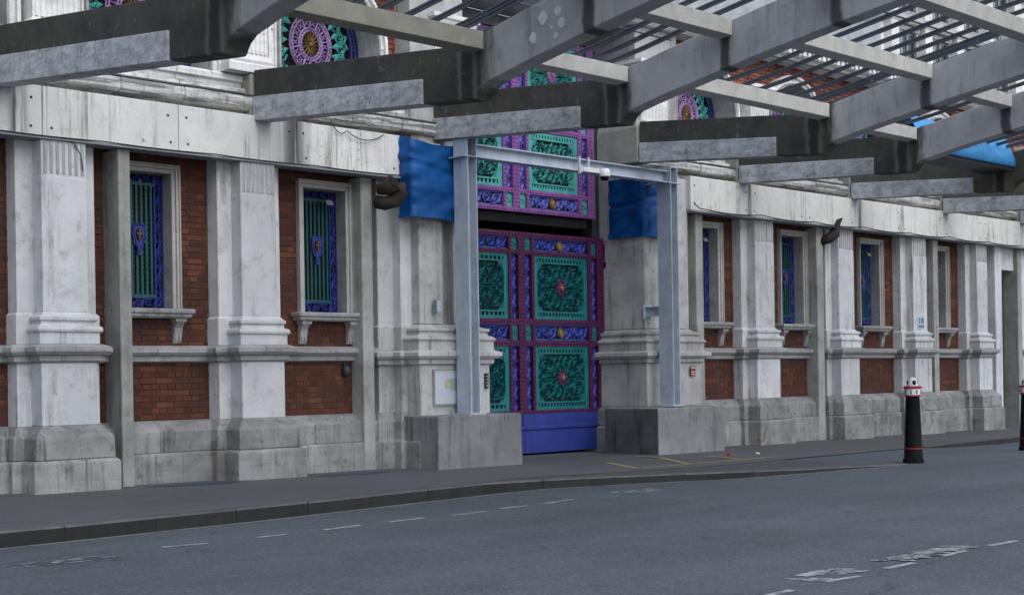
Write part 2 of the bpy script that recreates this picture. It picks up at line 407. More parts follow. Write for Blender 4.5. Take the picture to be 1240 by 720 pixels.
def fr(a, b, n): return [a + (b - a) * i / n for i in range(n + 1)]
sheet('ground', 'pave', [-400, 400], lambda x: -400, lambda x: 400, lambda x: -.62)
sheet('road', 'road', fr(-30, 70, 200), lambda x: -9, lambda x: 14.5, rz, 4)
pavement = sheet('pavement', 'pave', fr(-20, 60, 160), lambda x: lerp(SEAM, x), lambda x: 17.2, pz, 3)
sheet('crossing_apron', 'apron', fr(11.1, 17.2, 24), lambda x: lerp(KERB, x) + .1, lambda x: lerp(SEAM, x) + .02, lambda x: pz(x) - .004)
def kerb_line(tab, x0, x1, wdt, rise):
    x = x0
    while x < x1:
        L = .92 if x > 0 else 3.; xa, xb = x + .006, min(x + L, x1) - .006
        m = MB(); vv = []
        j = random.uniform(-.008, .008)
        for xx in (xa, xb):
            y = lerp(tab, xx) + j; t = pz(xx) + .004 + random.uniform(-.002, .004); b = rz(xx) - .1
            vv += [(xx, y - .01, b), (xx, y, t - .018), (xx, y + .018, t), (xx, y + wdt, t), (xx, y + wdt, b)]
        m.add(vv, [(0, 1, 6, 5), (1, 2, 7, 6), (2, 3, 8, 7), (3, 4, 9, 8), (4, 3, 2, 1, 0), (5, 6, 7, 8, 9)])
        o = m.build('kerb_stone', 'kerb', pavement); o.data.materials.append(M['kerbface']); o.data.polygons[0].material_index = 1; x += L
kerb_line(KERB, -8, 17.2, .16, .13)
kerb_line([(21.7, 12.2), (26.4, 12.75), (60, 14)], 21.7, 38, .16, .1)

def marking(name, mat, polys, zf=rz, dz=.004, parent=None):
    m = MB()
    for p in polys:
        m.add([(x, y, zf(x) + dz) for x, y in p], [tuple(range(len(p)))])
    return struct(m.build(name, mat))
def bar2(x0, y0, x1, y1, wd):
    L = math.hypot(x1 - x0, y1 - y0); nx, ny = -(y1 - y0) / L * wd / 2, (x1 - x0) / L * wd / 2
    return [(x0 - nx, y0 - ny), (x1 - nx, y1 - ny), (x1 + nx, y1 + ny), (x0 + nx, y0 + ny)]
near = [(5.9, 10.15, 6.31, 10.11), (6.83, 10.16, 7.15, 10.17), (7.56, 10.21, 8.05, 10.29), (8.41, 10.32, 8.89, 10.37), (9.23, 10.33, 9.74, 10.4), (10.01, 10.5, 10.47, 10.53), (10.72, 10.53, 11.29, 10.65)]
for q in near: marking('bay_line_dash', 'white_line', [bar2(*q, .07)])
far = [(7.74, 5.08, 8.12, 5.05), (8.54, 5.12, 8.94, 5.13), (9.39, 5.17, 9.82, 5.2), (10.22, 5.21, 10.66, 5.21), (6.9, 5.0, 7.3, 5.03)]
for q in far: marking('bay_line_dash', 'white_line', [bar2(*q, .06)])
def smear(cx, cy, L, W_, n, seed, mat='faint_line', name='worn_marking'):
    rnd = random.Random(seed); ps = []
    for i in range(n):
        y = cy + W_ * (i / (n - 1) - .5); x0 = cx - L / 2 + rnd.uniform(0, .3) * L; x1 = cx + L / 2 - rnd.uniform(0, .3) * L
        k = 9; up = []; dn = []
        for j in range(k + 1):
            t = j / k; x = x0 + (x1 - x0) * t; hw = W_ / n * rnd.uniform(.22, .6) * (1 if 0 < j < k else .2); yy = y + rnd.uniform(-.012, .012)
            up.append((x, yy + hw)); dn.append((x, yy - hw))
        ps.append(up[::-1] + dn)
    return marking(name, mat, ps)
smear(12.4, 10.62, 1.1, .25, 3, 3); smear(4.9, 9.9, 1.1, .18, 3, 5)
# worn lettering beside the bays: streaks too rubbed to read
STREAKS = [(7.7, 5.36, 7.72, 5.12), (7.83, 5.36, 8.2, 5.4), (7.94, 5.36, 8.14, 5.22), (8.16, 5.37, 8.34, 5.16), (8.23, 5.38, 8.36, 5.29), (7.78, 5.23, 7.83, 5.11), (8.05, 5.34, 8.27, 5.17), (8.84, 5.42, 8.89, 5.35), (8.97, 5.35, 8.99, 5.19), (9.11, 5.41, 9.27, 5.28), (9.38, 5.44, 9.87, 5.25), (9.64, 5.42, 10.04, 5.26), (9.89, 5.47, 10.01, 5.33), (9.2, 5.4, 9.41, 5.2), (9.46, 5.42, 9.75, 5.27), (9.33, 5.38, 9.58, 5.24), (9.1, 5.31, 9.22, 5.21), (8.99, 5.38, 9.08, 5.23)]
def streak(x0, y0, x1, y1, rnd, wd=.05):
    k = 8; up = []; dn = []; L = math.hypot(x1 - x0, y1 - y0); nx, ny = -(y1 - y0) / L, (x1 - x0) / L
    for j in range(k + 1):
        t = j / k; h = wd * rnd.uniform(.3, .75) * (1 if 0 < j < k else .25); q = rnd.uniform(-.006, .006)
        x, y = x0 + (x1 - x0) * t + nx * q, y0 + (y1 - y0) * t + ny * q
        up.append((x + nx * h, y + ny * h)); dn.append((x - nx * h, y - ny * h))
    return dn + up[::-1]
_r = random.Random(4)
for k, q in enumerate(STREAKS): marking('worn_lettering', 'white_line', [streak(*q, _r), streak(q[0] + .03, q[1] - .045, q[2] + .03, q[3] - .035, _r)], rz, .003 + .0006 * k)
xs = fr(-6, 17, 92); m = MB()
for a, b in zip(xs, xs[1:]):
    w0, w1 = (.035 + .03 * noise.noise(Vector((q * 1.3, 2, 0))) for q in (a, b))
    ya, yb_ = lerp(KERB, a) - .03, lerp(KERB, b) - .03
    m.add([(a, ya - .05 - w0, rz(a) + .003), (b, yb_ - .05 - w1, rz(b) + .003), (b, yb_ - .02, rz(b) + .003), (a, ya - .02, rz(a) + .003)], [(0, 1, 2, 3)])
struct(m.build('gutter_dust', 'gutter'))
zp = lambda x: pz(x)
for k, q in enumerate([(15.09, 13.52, 14.34, 12.32), (14.38, 12.29, 17.65, 12.43), (16.5, 13.7, 15.5, 12.4), (17.29, 13.4, 16.84, 12.48), (16.62, 14.3, 16.52, 13.75)]):
    marking('yellow_line', 'yellow_line', [bar2(*q, .085)], zp, .004 + .001 * k)
def blob(cx, cy, a, b, seed):
    rnd = random.Random(seed); return [(cx + a * math.cos(t) * rnd.uniform(.6, 1.1), cy + b * math.sin(t) * rnd.uniform(.6, 1.1)) for t in fr(0, 2 * PI, 18)[:-1]]
for i, (x, y, a, b) in enumerate(((9.1, 14.7, .7, .25), (11.4, 14.62, .7, .22), (21.1, 14.9, .6, .2))):
    marking('blue_paint_patch', 'blue_line', [blob(x, y, a, b, i)], zp, .004)

# ------------------------------------------------------------------ the market building
W = 15.40
BLD = thing('market_building', 'long red brick market hall with pale stone pilasters and colourful iron gates', 'building', (15.89, 15.4, 0))
PIL = [(4.85 - .275, 4.85 + .275), (7.253, 7.804), (9.888, 10.411), (20.86, 21.44), (23.58, 24.12), (26.37, 26.93), (29.12, 29.6), (31.9, 32.45), (34.6, 35.15)]
WIN = [6.18, 8.80, 11.5, 19.84, 22.5, 25.25, 27.98]
PL = [(-.3, .25), (.40, .25), (.43, .215), (.44, .2), (.68, .2), (.71, .17), (.79, .10), (.815, .06)]
PED = [(.815, .06), (1.52, .06)]
STR = [(1.52, .06), (1.545, .10), (1.60, .10), (1.615, .15), (1.65, .185), (1.70, .185), (1.712, .16), (1.735, .10)]
BASE = [(1.735, .09), (1.86, .09), (1.875, .115), (1.90, .12), (1.93, .11), (1.945, .065), (1.985, .05), (2.005, .08), (2.04, .08), (2.06, .03), (2.10, 0)]
SHAFT = [(2.10, 0), (3.62, 0), (3.63, -.004), (4.04, -.004)]
def off(prof, dz=0., de=0., ek=1.): return [(z + dz, e * ek + de) for z, e in prof]
for i, (a, b) in enumerate(PIL):
    fy = 14.96 if a < 15 else 15.05
    sy = 15.18 if a < 15 else 15.22
    p = one('pilaster', 'stone', lambda m: m.loft(a, b, fy, W + .1, off(SHAFT, .003)), BLD, bevel=.008)
    def ribs(m):
        n = 7
        for k in range(n):
            x = a + .05 + (b - a - .1) * k / (n - 1)
            m.tube([(x, fy + .014, 3.67), (x, fy + .014, 4.035)], .026, 8)
    one('fluting', 'fluted', ribs, p)
    one('pilaster_base', 'stone', lambda m: m.loft(a, b, fy, W + .1, off(BASE, .004)), p, bevel=.005)
    one('pedestal', 'trim' if i < 0 else 'stone', lambda m: m.loft(a, b, fy, W + .1, off(PED, .003)), p, bevel=.006)
    one('string_moulding', 'trim', lambda m: m.loft(a, b, fy, W + .1, off(STR, .003)), p)
    one('plinth_block', 'plinth', lambda m: m.loft(a, b, fy, W + .1, off(PL[:3], .003)), p, bevel=.012)
    one('plinth_block', 'plinth', lambda m: m.loft(a, b, fy, W + .1, [(.437, .205)] + off(PL[4:], .003)), p, bevel=.012)
    s0, s1 = a - .205, b + .205
    q = one('pilaster_strip', 'stone', lambda m: m.loft(s0, s1, sy, W + .1, [(2.1, 0), (2.9, 0), (2.902, -.004), (2.906, -.004), (2.908, 0), (4.3, 0)]), BLD, bevel=.006)
    one('strip_base', 'stone', lambda m: m.loft(s0, s1, sy, W + .1, [(1.74, .03), (2.07, .03), (2.1, 0)]), q)
    one('strip_pedestal', 'stone', lambda m: m.loft(s0, s1, sy, W + .1, [(.815, .02), (1.52, .02)]), q)
    one('string_moulding', 'trim', lambda m: m.loft(s0, s1, sy, W + .1, off(STR, 0, 0, .75)), q)
    one('plinth_block', 'plinth', lambda m: m.loft(s0, s1, sy, W + .1, off(PL[:3], 0, 0, .6)), q, bevel=.012)
    one('plinth_block', 'plinth', lambda m: m.loft(s0, s1, sy, W + .1, [(.434, .13)] + off(PL[4:], 0, 0, .6)), q, bevel=.012)

# ---- recessed bays: plinth stones, string course, brick, window
BAYS = [(5.33, 7.05, 6.18), (8.01, 9.68, 8.80), (10.62, 12.33, 11.5), (19.45, 20.65, 19.84), (21.65, 23.37, 22.5), (24.33, 26.16, 25.25), (27.14, 28.91, 27.98), (32.66, 34.39, None)]
BR = []      # bricks: (x0, x1, z0, z1, y)
def lay(x0, x1, z0, z1, y=W, skip=None):
    C = .0745; k0 = int(z0 // C)
    k = k0
    while k * C < z1 - .01:
        a0, a1 = max(z0, k * C + .003), min(z1, k * C + C - .003)
        if a1 - a0 > .015:
            L = .2285 if k % 2 else .114
            ph = 0 if k % 2 else .057; j = int((x0 - ph) // L)
            while j * L + ph < x1 - .005:
                b0, b1 = max(x0, j * L + ph + .003), min(x1, j * L + ph + L - .003)
                if b1 - b0 > .02 and not (skip and skip((b0 + b1) / 2, (a0 + a1) / 2)): BR.append((b0, b1, a0, a1, y))
                j += 1
        k += 1
def mortar(x0, x1, z0, z1): one('mortar_backing', 'mortar', lambda m: m.box(x0, x1, W + .005, W + .32, z0, z1), BLD)
wins = []
for (a, b, xc) in BAYS:
    n = max(2, round((b - a) / .62)); xs = fr(a, b, n)
    for k in range(n):
        one('plinth_stone', 'plinth', lambda m: m.loft_run(xs[k] + .0012, xs[k + 1] - .0012, W, W + .2, [(-.3, .25 + random.uniform(-.003, .003)), (.40, .25), (.428, .215)]), BLD, bevel=.004)
    n = max(1, round((b - a) / .9)); xs = fr(a, b, n)
    for k in range(n):
        one('plinth_stone', 'plinth', lambda m: m.loft_run(xs[k] + .0012, xs[k + 1] - .0012, W, W + .2, [(.432, .2 + random.uniform(-.003, .003)), (.68, .2), (.71, .17), (.79, .08), (.815, .02)]), BLD, bevel=.004)
        one('string_course', 'trim', lambda m: m.loft_run(xs[k] + .002, xs[k + 1] - .002, W, W + .2, [(1.525, .03), (1.545, .08), (1.60, .08), (1.615, .12), (1.65, .155), (1.70, .155), (1.735, .02)]), BLD)
    lay(a, b, .815, 1.525); mortar(a, b, .80, 1.55)
    if xc is None:
        lay(a, b, 1.735, 4.3); mortar(a, b, 1.7, 4.32); continue
    lay(a, b, 1.735, 2.09); mortar(a, b, 1.7, 2.17)
    f0, f1 = xc - .455, xc + .455
    lay(a, f0 - .002, 2.09, 4.3); mortar(a, f0 + .03, 2.175, 4.32)
    lay(f1 + .002, b, 2.09, 4.3); mortar(f1 - .03, b, 2.175, 4.32)
    lay(f0, f1, 3.99, 4.3); mortar(f0 + .032, f1 - .032, 3.95, 4.32)

# near bricks as pieces, the rest joined
brick_me = None
def brick_mesh():
    m = MB(); c = .006
    m.add([(-.5, 0, -.5), (.5, 0, -.5), (.5, 0, .5), (-.5, 0, .5), (-.475, -1, -.43), (.475, -1, -.43), (.475, -1, .43), (-.475, -1, .43)],
          [(4, 5, 6, 7), (0, 1, 5, 4), (1, 2, 6, 5), (2, 3, 7, 6), (3, 0, 4, 7)])
    me = D.meshes.new('brick'); me.from_pydata(m.v, [], m.f); me.materials.append(M['brick']); return me
bme = brick_mesh()
def in_view(b):
    x, z = (b[0] + b[1]) / 2, (b[2] + b[3]) / 2
    if not (7.0 < x < 12.2 and z < 4.0): return False
    for p0, p1, f in ((7.05, 8.02, 1), (9.66, 10.64, 1)): 
        if p0 < x < p1: return False
    if 8.13 < x + (.0) < 8.27: return False
    return True
wallpart = None
near_b = [b for b in BR if in_view(b)]; near_b.sort(key=lambda b: b[0]); 
near_b = near_b[:300]; near_set = set(near_b)
brick_wall = MB(); brick_wall.box(5.3, 12.3, W + .34, W + .36, .5, 4.3)
brick_wall = brick_wall.build('brick_wall', 'mortar', BLD)
for b in near_b:
    o = D.objects.new('brick', bme); COL.objects.link(o); o.parent = brick_wall
    o.matrix_parent_inverse = world(brick_wall).inverted()
    o.location = ((b[0] + b[1]) / 2, W + .017, (b[2] + b[3]) / 2); o.scale = (b[1] - b[0], .02 + random.uniform(-.003, .004), b[3] - b[2])
    o.rotation_euler = (random.uniform(-.04, .04), 0, random.uniform(-.008, .008))
ZC, RA = 5.89, .84            # centre and radius of the arched upper windows
def far_bricks(lst, name, mat='brickm'):
    m = MB()
    for x0, x1, z0, z1, y in lst:
        d = .02 + random.uniform(-.003, .004); y0 = y + .02; c = .006
        m.add([(x0, y0, z0), (x1, y0, z0), (x1, y0, z1), (x0, y0, z1), (x0 + c, y0 - d, z0 + c), (x1 - c, y0 - d, z0 + c), (x1 - c, y0 - d, z1 - c), (x0 + c, y0 - d, z1 - c)],
              [(4, 5, 6, 7), (0, 1, 5, 4), (1, 2, 6, 5), (2, 3, 7, 6), (3, 0, 4, 7)])
        m.tint += [random.random()] * 5
    return m.build(name, mat, BLD, stuff=True)
far_bricks([b for b in BR if b not in near_set], 'brickwork')

# ---- scroll ironwork
def spiral(cx, cz, r, a0, turns, d=1, n=18, r1=.12):
    return [(cx + r * ((1 - t) ** .85 + r1 * t) * math.cos(a0 + d * turns * 2 * PI * t), cz + r * ((1 - t) ** .85 + r1 * t) * math.sin(a0 + d * turns * 2 * PI * t)) for t in fr(0, 1, n)]
def leaf(m, x, z, L, a, y, h):
    c, s_ = math.cos(a), math.sin(a); pts = [(0, 0), (.45, .22), (1, .03), (.45, -.22)]
    P = [(x + L * (u * c - v * s_), z + L * (u * s_ + v * c)) for u, v in pts]
    m.add([(p[0], y, p[1]) for p in P] + [(x + L * .45 * c, y - h, z + L * .45 * s_)], [(0, 1, 4), (1, 2, 4), (2, 3, 4), (3, 0, 4)])
def scroll_panel(m, x0, x1, z0, z1, y, h=.03, wd=.02):
    cx, cz = (x0 + x1) / 2, (z0 + z1) / 2; w_, h_ = (x1 - x0) / 2, (z1 - z0) / 2
    for sx in (-1, 1):
        for sz in (-1, 1):
            def P(path): return [(cx + sx * u * w_, cz + sz * v * h_) for u, v in path]
            q = h_ / w_
            def sp(u, v, r, a, t, d): return P([(u + (pu - u) * min(1, q), v + (pv - v)) for pu, pv in spiral(u, v, r, a, t, d, 20)])
            wd_ = wd * .62
            m.ribbon(sp(.66, .52, .30, PI * 1.1, 1.7, 1), wd_, y, h)
            m.ribbon(sp(.24, .68, .23, -PI * .2, 1.5, -1), wd_, y, h)
            m.ribbon(sp(.34, .26, .22, PI * .9, 1.5, -1), wd_, y, h)
            m.ribbon(sp(.86, .16, .17, PI, 1.3, 1), wd_ * .9, y, h)
            m.ribbon(sp(.14, .42, .13, PI, 1.2, 1), wd_ * .9, y, h)
            m.ribbon(sp(.9, .84, .13, PI * 1.3, 1.2, -1), wd_ * .9, y, h)
            m.ribbon(sp(.46, .88, .12, 0, 1.2, -1), wd_ * .9, y, h)
            m.ribbon(sp(.62, .14, .13, PI * .5, 1.2, 1), wd_ * .9, y, h)
            m.ribbon(P([(0, .05), (.15, .12), (.28, .3), (.3, .55), (.45, .8), (.7, .88), (.92, .8)]), wd_, y, h)
            m.ribbon(P([(.05, 0), (.25, .06), (.5, .08), (.75, .02), (.95, .0)]), wd_, y, h)
            m.ribbon(P([(.93, .95), (.97, .6), (.9, .4), (.97, .2)]), wd_ * .8, y, h)
            m.ribbon(P([(.0, .96), (.1, .8), (.06, .6), (.0, .5)]), wd_ * .8, y, h)
            for u, v, a in ((.45, .28, .8), (.7, .78, 2.2), (.14, .4, 1.4), (.85, .62, -1.2), (.55, .86, 3.0), (.14, .84, .4), (.62, .22, .2), (.4, .48, 2.4), (.5, .62, 1.), (.78, .36, 2.), (.22, .2, 2.7), (.08, .7, 1.9), (.95, .5, 1.5)):
                x, z = P([(u, v)])[0]; aa = math.atan2(sz * math.sin(a), sx * math.cos(a)); leaf(m, x, z, h_ * .19, aa, y, h)
def scroll_strip_h(m, x0, x1, z0, z1, y, n, h=.025, wd=.012):
    cz = (z0 + z1) / 2; hh = (z1 - z0) / 2; L = (x1 - x0) / n
    for i in range(n):
        cx = x0 + L * (i + .5); up = 1 if i % 2 else -1
        m.ribbon(spiral(cx, cz + up * hh * .1, min(L, 2 * hh) * .42, PI * (.5 - .5 * up) + .4, 1.5, up, 18), wd, y, h)
        m.ribbon([(cx - L / 2, cz + up * hh * .8), (cx - L * .2, cz + up * hh * .75), (cx + L * .2, cz + up * hh * .2), (cx + L * .5, cz - up * hh * .8)], wd, y, h)
        for a in (.6, 2.2, 3.8, 5.4): leaf(m, cx + L * .25 * math.cos(a), cz + hh * .6 * math.sin(a), hh * .5, a + .9, y, h)
def scroll_strip_v(m, x0, x1, z0, z1, y, n, h=.025, wd=.011):
    cx = (x0 + x1) / 2; hw = (x1 - x0) / 2; L = (z1 - z0) / n
    path = []
    for i in range(n * 6 + 1): path.append((cx + hw * .55 * math.sin(PI * i / 6), z0 + L * i / 6))
    m.ribbon(path, wd, y, h)
    for i in range(n):
        s_ = -1 if i % 2 == 0 else 1; c = (cx + s_ * hw * .3, z0 + L * (i + .5))
        m.ribbon(spiral(c[0], c[1], hw * .6, PI / 2, 1.3, s_, 12), wd, y, h)
        leaf(m, c[0], c[1] + L * .3, L * .35, PI / 2 - s_ * .7, y, h); leaf(m, c[0], c[1] - L * .3, L * .35, -PI / 2 - s_ * .7, y, h)

# ---- lower windows
def make_window(xc, y0=0):
    o0, o1, z0, z1 = xc - .355, xc + .355, 2.185, 3.865
    pane = one('window', 'glass', lambda m: m.box(o0 - .02, o1 + .02, W + .325, W + .335, z0, z1 + .02), BLD)
    def frame(m):
        for k, (e, yy) in enumerate(((.0, -.03), (.046, -.055), (.081, -.075))):
            e1 = (.045, .08, .10)[k]
            m.box(o0 - e1, o0 - e, W + yy, W + .2, z0, z1 + e); m.box(o1 + e, o1 + e1, W + yy, W + .2, z0, z1 + e)
            m.box(o0 - e1, o1 + e1, W + yy, W + .2, z1 + e + .001, z1 + e1 + .001)
    one('window_frame', 'frame', frame, pane, bevel=.004)
    def rev(m):
        m.box(o0 - .04, o0 + .004, W - .026, W + .3, z0, z1 - .005); m.box(o1 - .004, o1 + .04, W - .026, W + .3, z0, z1 - .005); m.box(o0 - .04, o1 + .04, W - .026, W + .3, z1 - .004, z1 + .04)
    one('reveal', 'trim', rev, pane)
    one('sill', 'trim', lambda m: m.loft(xc - .5, xc + .5, W - .14, W + .3, [(2.07, .0), (2.09, .03), (2.12, .035), (2.135, .06), (2.175, .065), (2.185, .05)]), pane, bevel=.004)
    for sx in (-1, 1):
        x = xc + sx * .40
        def br(m):
            P = [(W, 1.76), (W - .03, 1.77), (W - .05, 1.85), (W - .075, 1.96), (W - .125, 2.02), (W - .13, 2.068), (W, 2.068)]
            m.prism_x(P, x - .055, x + .055); m.box(x - .075, x + .075, W - .14, W, 2.03, 2.066)
            m.box(x - .04, x - .015, W - .062, W - .02, 1.8, 1.95); m.box(x + .015, x + .04, W - .062, W - .02, 1.8, 1.95)
        one('bracket', 'trim', br, pane)
    g = W + .2
    def bars(m):
        for k in range(7):
            x = o0 + .14 + (o1 - o0 - .31) * k / 6; m.box(x - .014, x + .014, g - .02, g + .01, z0 + .16, z1 - .12)
        for z in (z0 + .17, z1 - .13): m.box(o0 + .11, o1 - .11, g - .026, g + .004, z - .018, z + .018)
    one('grille_bars', 'tealw', bars, pane)
    def louv(m):
        k = 0; z = z0 + .2
        while z < z1 - .15: m.box(o0 + .12, o1 - .13, g + .035, g + .06, z, z + .028); z += .062
    one('louvre', 'slat', louv, pane)
    def scr(m):
        scroll_strip_v(m, o0 + .005, o0 + .115, z0 + .14, z1 - .1, g - .005, 9, .02, .015)
        scroll_strip_v(m, o1 - .115, o1 - .005, z0 + .14, z1 - .1, g - .005, 9, .02, .015)
        scroll_strip_h(m, o0 + .02, o1 - .02, z0 + .02, z0 + .14, g - .005, 5, .02, .014)
        scroll_strip_h(m, o0 + .02, o1 - .02, z1 - .11, z1 - .01, g - .005, 5, .02, .014)
        for x in (o0 + .006, o0 + .118, o1 - .118, o1 - .006): m.box(x - .008, x + .008, g - .018, g + .012, z0 + .005, z1 - .004)
        for z in (z0 + .012, z0 + .145, z1 - .115): m.box(o0 + .016, o1 - .016, g - .016, g + .006, z - .007, z + .007)
    one('scroll_border', 'bluew', scr, pane)
    cz = z0 + .9
    def shield(m):
        P = [(-.085, .13), (-.05, .165), (0, .15), (.05, .165), (.085, .13), (.095, .03), (.06, -.1), (.02, -.15), (.03, -.2), (0, -.24), (-.03, -.2), (-.02, -.15), (-.06, -.1), (-.095, .03)]
        m.prism_y([(xc + a, cz + b) for a, b in P], g - .05, g - .022)
        m.ribbon([(xc + a * .82, cz + b * .85 + .01) for a, b in P + P[:1]], .012, g - .05, .015)
        for k in range(10): a = 2 * PI * k / 10; m.disc_y(xc + .088 * math.cos(a), cz + .01 + .135 * math.sin(a), g - .05, .016, .012, 8)
    sh = one('shield', 'bluew', shield, pane)
    one('shield_field', 'black', lambda m: m.disc_y(xc, cz + .02, g - .0505, .05, .004, 14, .085), pane)
    def cross(m): m.box(xc - .012, xc + .012, g - .072, g - .052, cz - .055, cz + .09); m.box(xc - .04, xc + .04, g - .071, g - .053, cz + .02, cz + .044)
    one('gold_cross', 'dullgold', cross, pane)
for xc in WIN: make_window(xc)
# ---- doorway at the far end
def dw(m):
    m.box(30.1, 30.42, 15.12, W + .4, 0 - .3, 4.3); m.box(31.45, 31.7, 15.2, W + .4, -.3, 4.3); m.box(30.42, 31.45, 15.24, W + .4, 3.55, 4.3)
dr = one('door_surround', 'stone', dw, BLD, bevel=.008)
one('door', 'door', lambda m: (m.box(30.42, 31.45, W + .3, W + .36, -.1, 1.6), m.box(30.42, 31.45, W + .28, W + .36, 1.62, 1.7)), BLD)
one('door_pane', 'glass', lambda m: m.box(30.45, 31.42, W + .31, W + .35, 1.72, 3.54), BLD)

# ---- gate piers
def pier(xa, xb, fy, side):
    dz = -.06; g0, g1 = xa + (xb - xa) * .41, xa + (xb - xa) * .6
    yb = 16.25
    p = one('gate_pier', 'pier', lambda m: (m.loft(xa + .03, xb - .03, fy + .16, yb, [(2.03, 0), (7.09, 0)])), BLD)
    for (u, v) in ((xa, g0), (g1, xb)):
        one('pier_shaft', 'pier', lambda m: m.loft(u, v, fy, yb - .003, [(2.045, 0), (4.6, 0)]), p, bevel=.008)
    one('pier_base', 'pier', lambda m: m.loft(xa, xb, fy, yb - .006, [(z + dz - .002, e + (.09 if z < 1.93 else .06 if z < 2.045 else .03 if z < 2.08 else .004)) for z, e in BASE]), p, bevel=.006)
    one('pedestal', 'pier', lambda m: m.loft(xa, xb, fy, yb - .006, off(PED, dz, .07)), p, bevel=.006)
    one('string_moulding', 'pier', lambda m: m.loft(xa, xb, fy, yb - .006, off(STR, dz, .08)), p)
    one('plinth_block', 'plinth', lambda m: m.loft(xa, xb, fy, yb - .004, off(PL[:3], .0, .03)), p, bevel=.012)
    one('plinth_block', 'plinth', lambda m: m.loft(xa, xb, fy, yb - .004, [(.436, .235), (.69, .23), (.72, .19), (.752, .125)]), p, bevel=.012)
    for (u, v, yy) in ((xa - .2 if side < 0 else xb - .04, xa + .04 if side < 0 else xb + .2, fy + .17), (xa - .48 if side < 0 else xb + .03, xa - .03 if side < 0 else xb + .48, fy + .33)):
        q = one('pier_strip', 'stone', lambda m: m.loft(u, v, yy, W + .3, [(2.0, 0), (4.3, 0)]), BLD, bevel=.006)
        one('strip_base', 'pier', lambda m: m.loft(u, v, yy, W + .3, [(1.68, .03), (2.0, .03), (2.03, 0)]), q)
        one('strip_pedestal', 'pier', lambda m: m.loft(u, v, yy, W + .3, [(.8, .02), (1.47, .02)]), q)
        one('string_moulding', 'pier', lambda m: m.loft(u, v, yy, W + .3, off(STR, dz + .002, 0, .75)), q)
        one('plinth_block', 'plinth', lambda m: m.loft(u, v, yy, W + .3, off(PL, .002, 0, .6)), q, bevel=.012)
    return p
pier(12.81, 13.88, 14.96, -1); pier(17.80, 18.95, 15.07, 1)

# ---- gates
GY = 16.0
def rivet_bar(m, rv, x0, x1, z0, z1, y, d=.05):
    m.box(x0, x1, y - d, y + .03, z0, z1)
    L = max(x1 - x0, z1 - z0); n = max(2, int(L / .062))
    for k in range(n):
        t = (k + .5) / n
        x = x0 + (x1 - x0) * t if x1 - x0 > z1 - z0 else (x0 + x1) / 2
        z = z0 + (z1 - z0) * t if z1 - z0 >= x1 - x0 else (z0 + z1) / 2
        r = min(.022, min(x1 - x0, z1 - z0) * .33)
        rv.disc_y(x, z, y - d, r, .014, 6)
def panel_teal(par, x0, x1, z0, z1, y, mt, mmed, boss):
    bw = .09
    def fr_(m):
        m.box(x0, x0 + bw, y - .02, y + .02, z0, z1); m.box(x1 - bw, x1, y - .02, y + .02, z0, z1)
        m.box(x0 + bw, x1 - bw, y - .021, y + .02, z0, z0 + .05); m.box(x0 + bw, x1 - bw, y - .021, y + .02, z1 - .05, z1)
        m.box(x0 + bw, x1 - bw, y - .03, y + .015, z0 + .105, z0 + .13); m.box(x0 + bw, x1 - bw, y - .03, y + .015, z1 - .13, z1 - .105)
        n = 15
        for k in range(n):
            x = x0 + bw + (x1 - x0 - 2 * bw) * (k + .5) / n
            for za in (z0 + .05, z1 - .105): m.box(x - .018, x + .018, y - .018, y + .01, za, za + .055)
        c = .14
        for sx, xx in ((1, x0 + bw), (-1, x1 - bw)):
            for sz, zz in ((1, z0 + .13), (-1, z1 - .13)):
                P = [(xx, zz), (xx + sx * c, zz), (xx, zz + sz * c)]
                m.prism_y(P if sx * sz > 0 else P[::-1], y - .019, y + .01)
    p = one('iron_panel', mt, fr_, par)
    one('scrollwork', mt, lambda m: scroll_panel(m, x0 + bw, x1 - bw, z0 + .14, z1 - .14, y + .01, .04, .026), par)
    cx, cz = (x0 + x1) / 2, (z0 + z1) / 2
    def med(m):
        m.disc_y(cx, cz, y - .01, .1, .03, 16, .125)
        for k in range(12): a = 2 * PI * k / 12; m.disc_y(cx + .095 * math.cos(a), cz + .12 * math.sin(a), y - .02, .025, .02, 8)
    one('medallion', mmed, med, par)
    one('boss', boss, lambda m: (m.disc_y(cx, cz, y - .035, .04, .04, 10, .05), m.disc_y(cx - .01, cz + .045, y - .035, .02, .04, 8)), par)
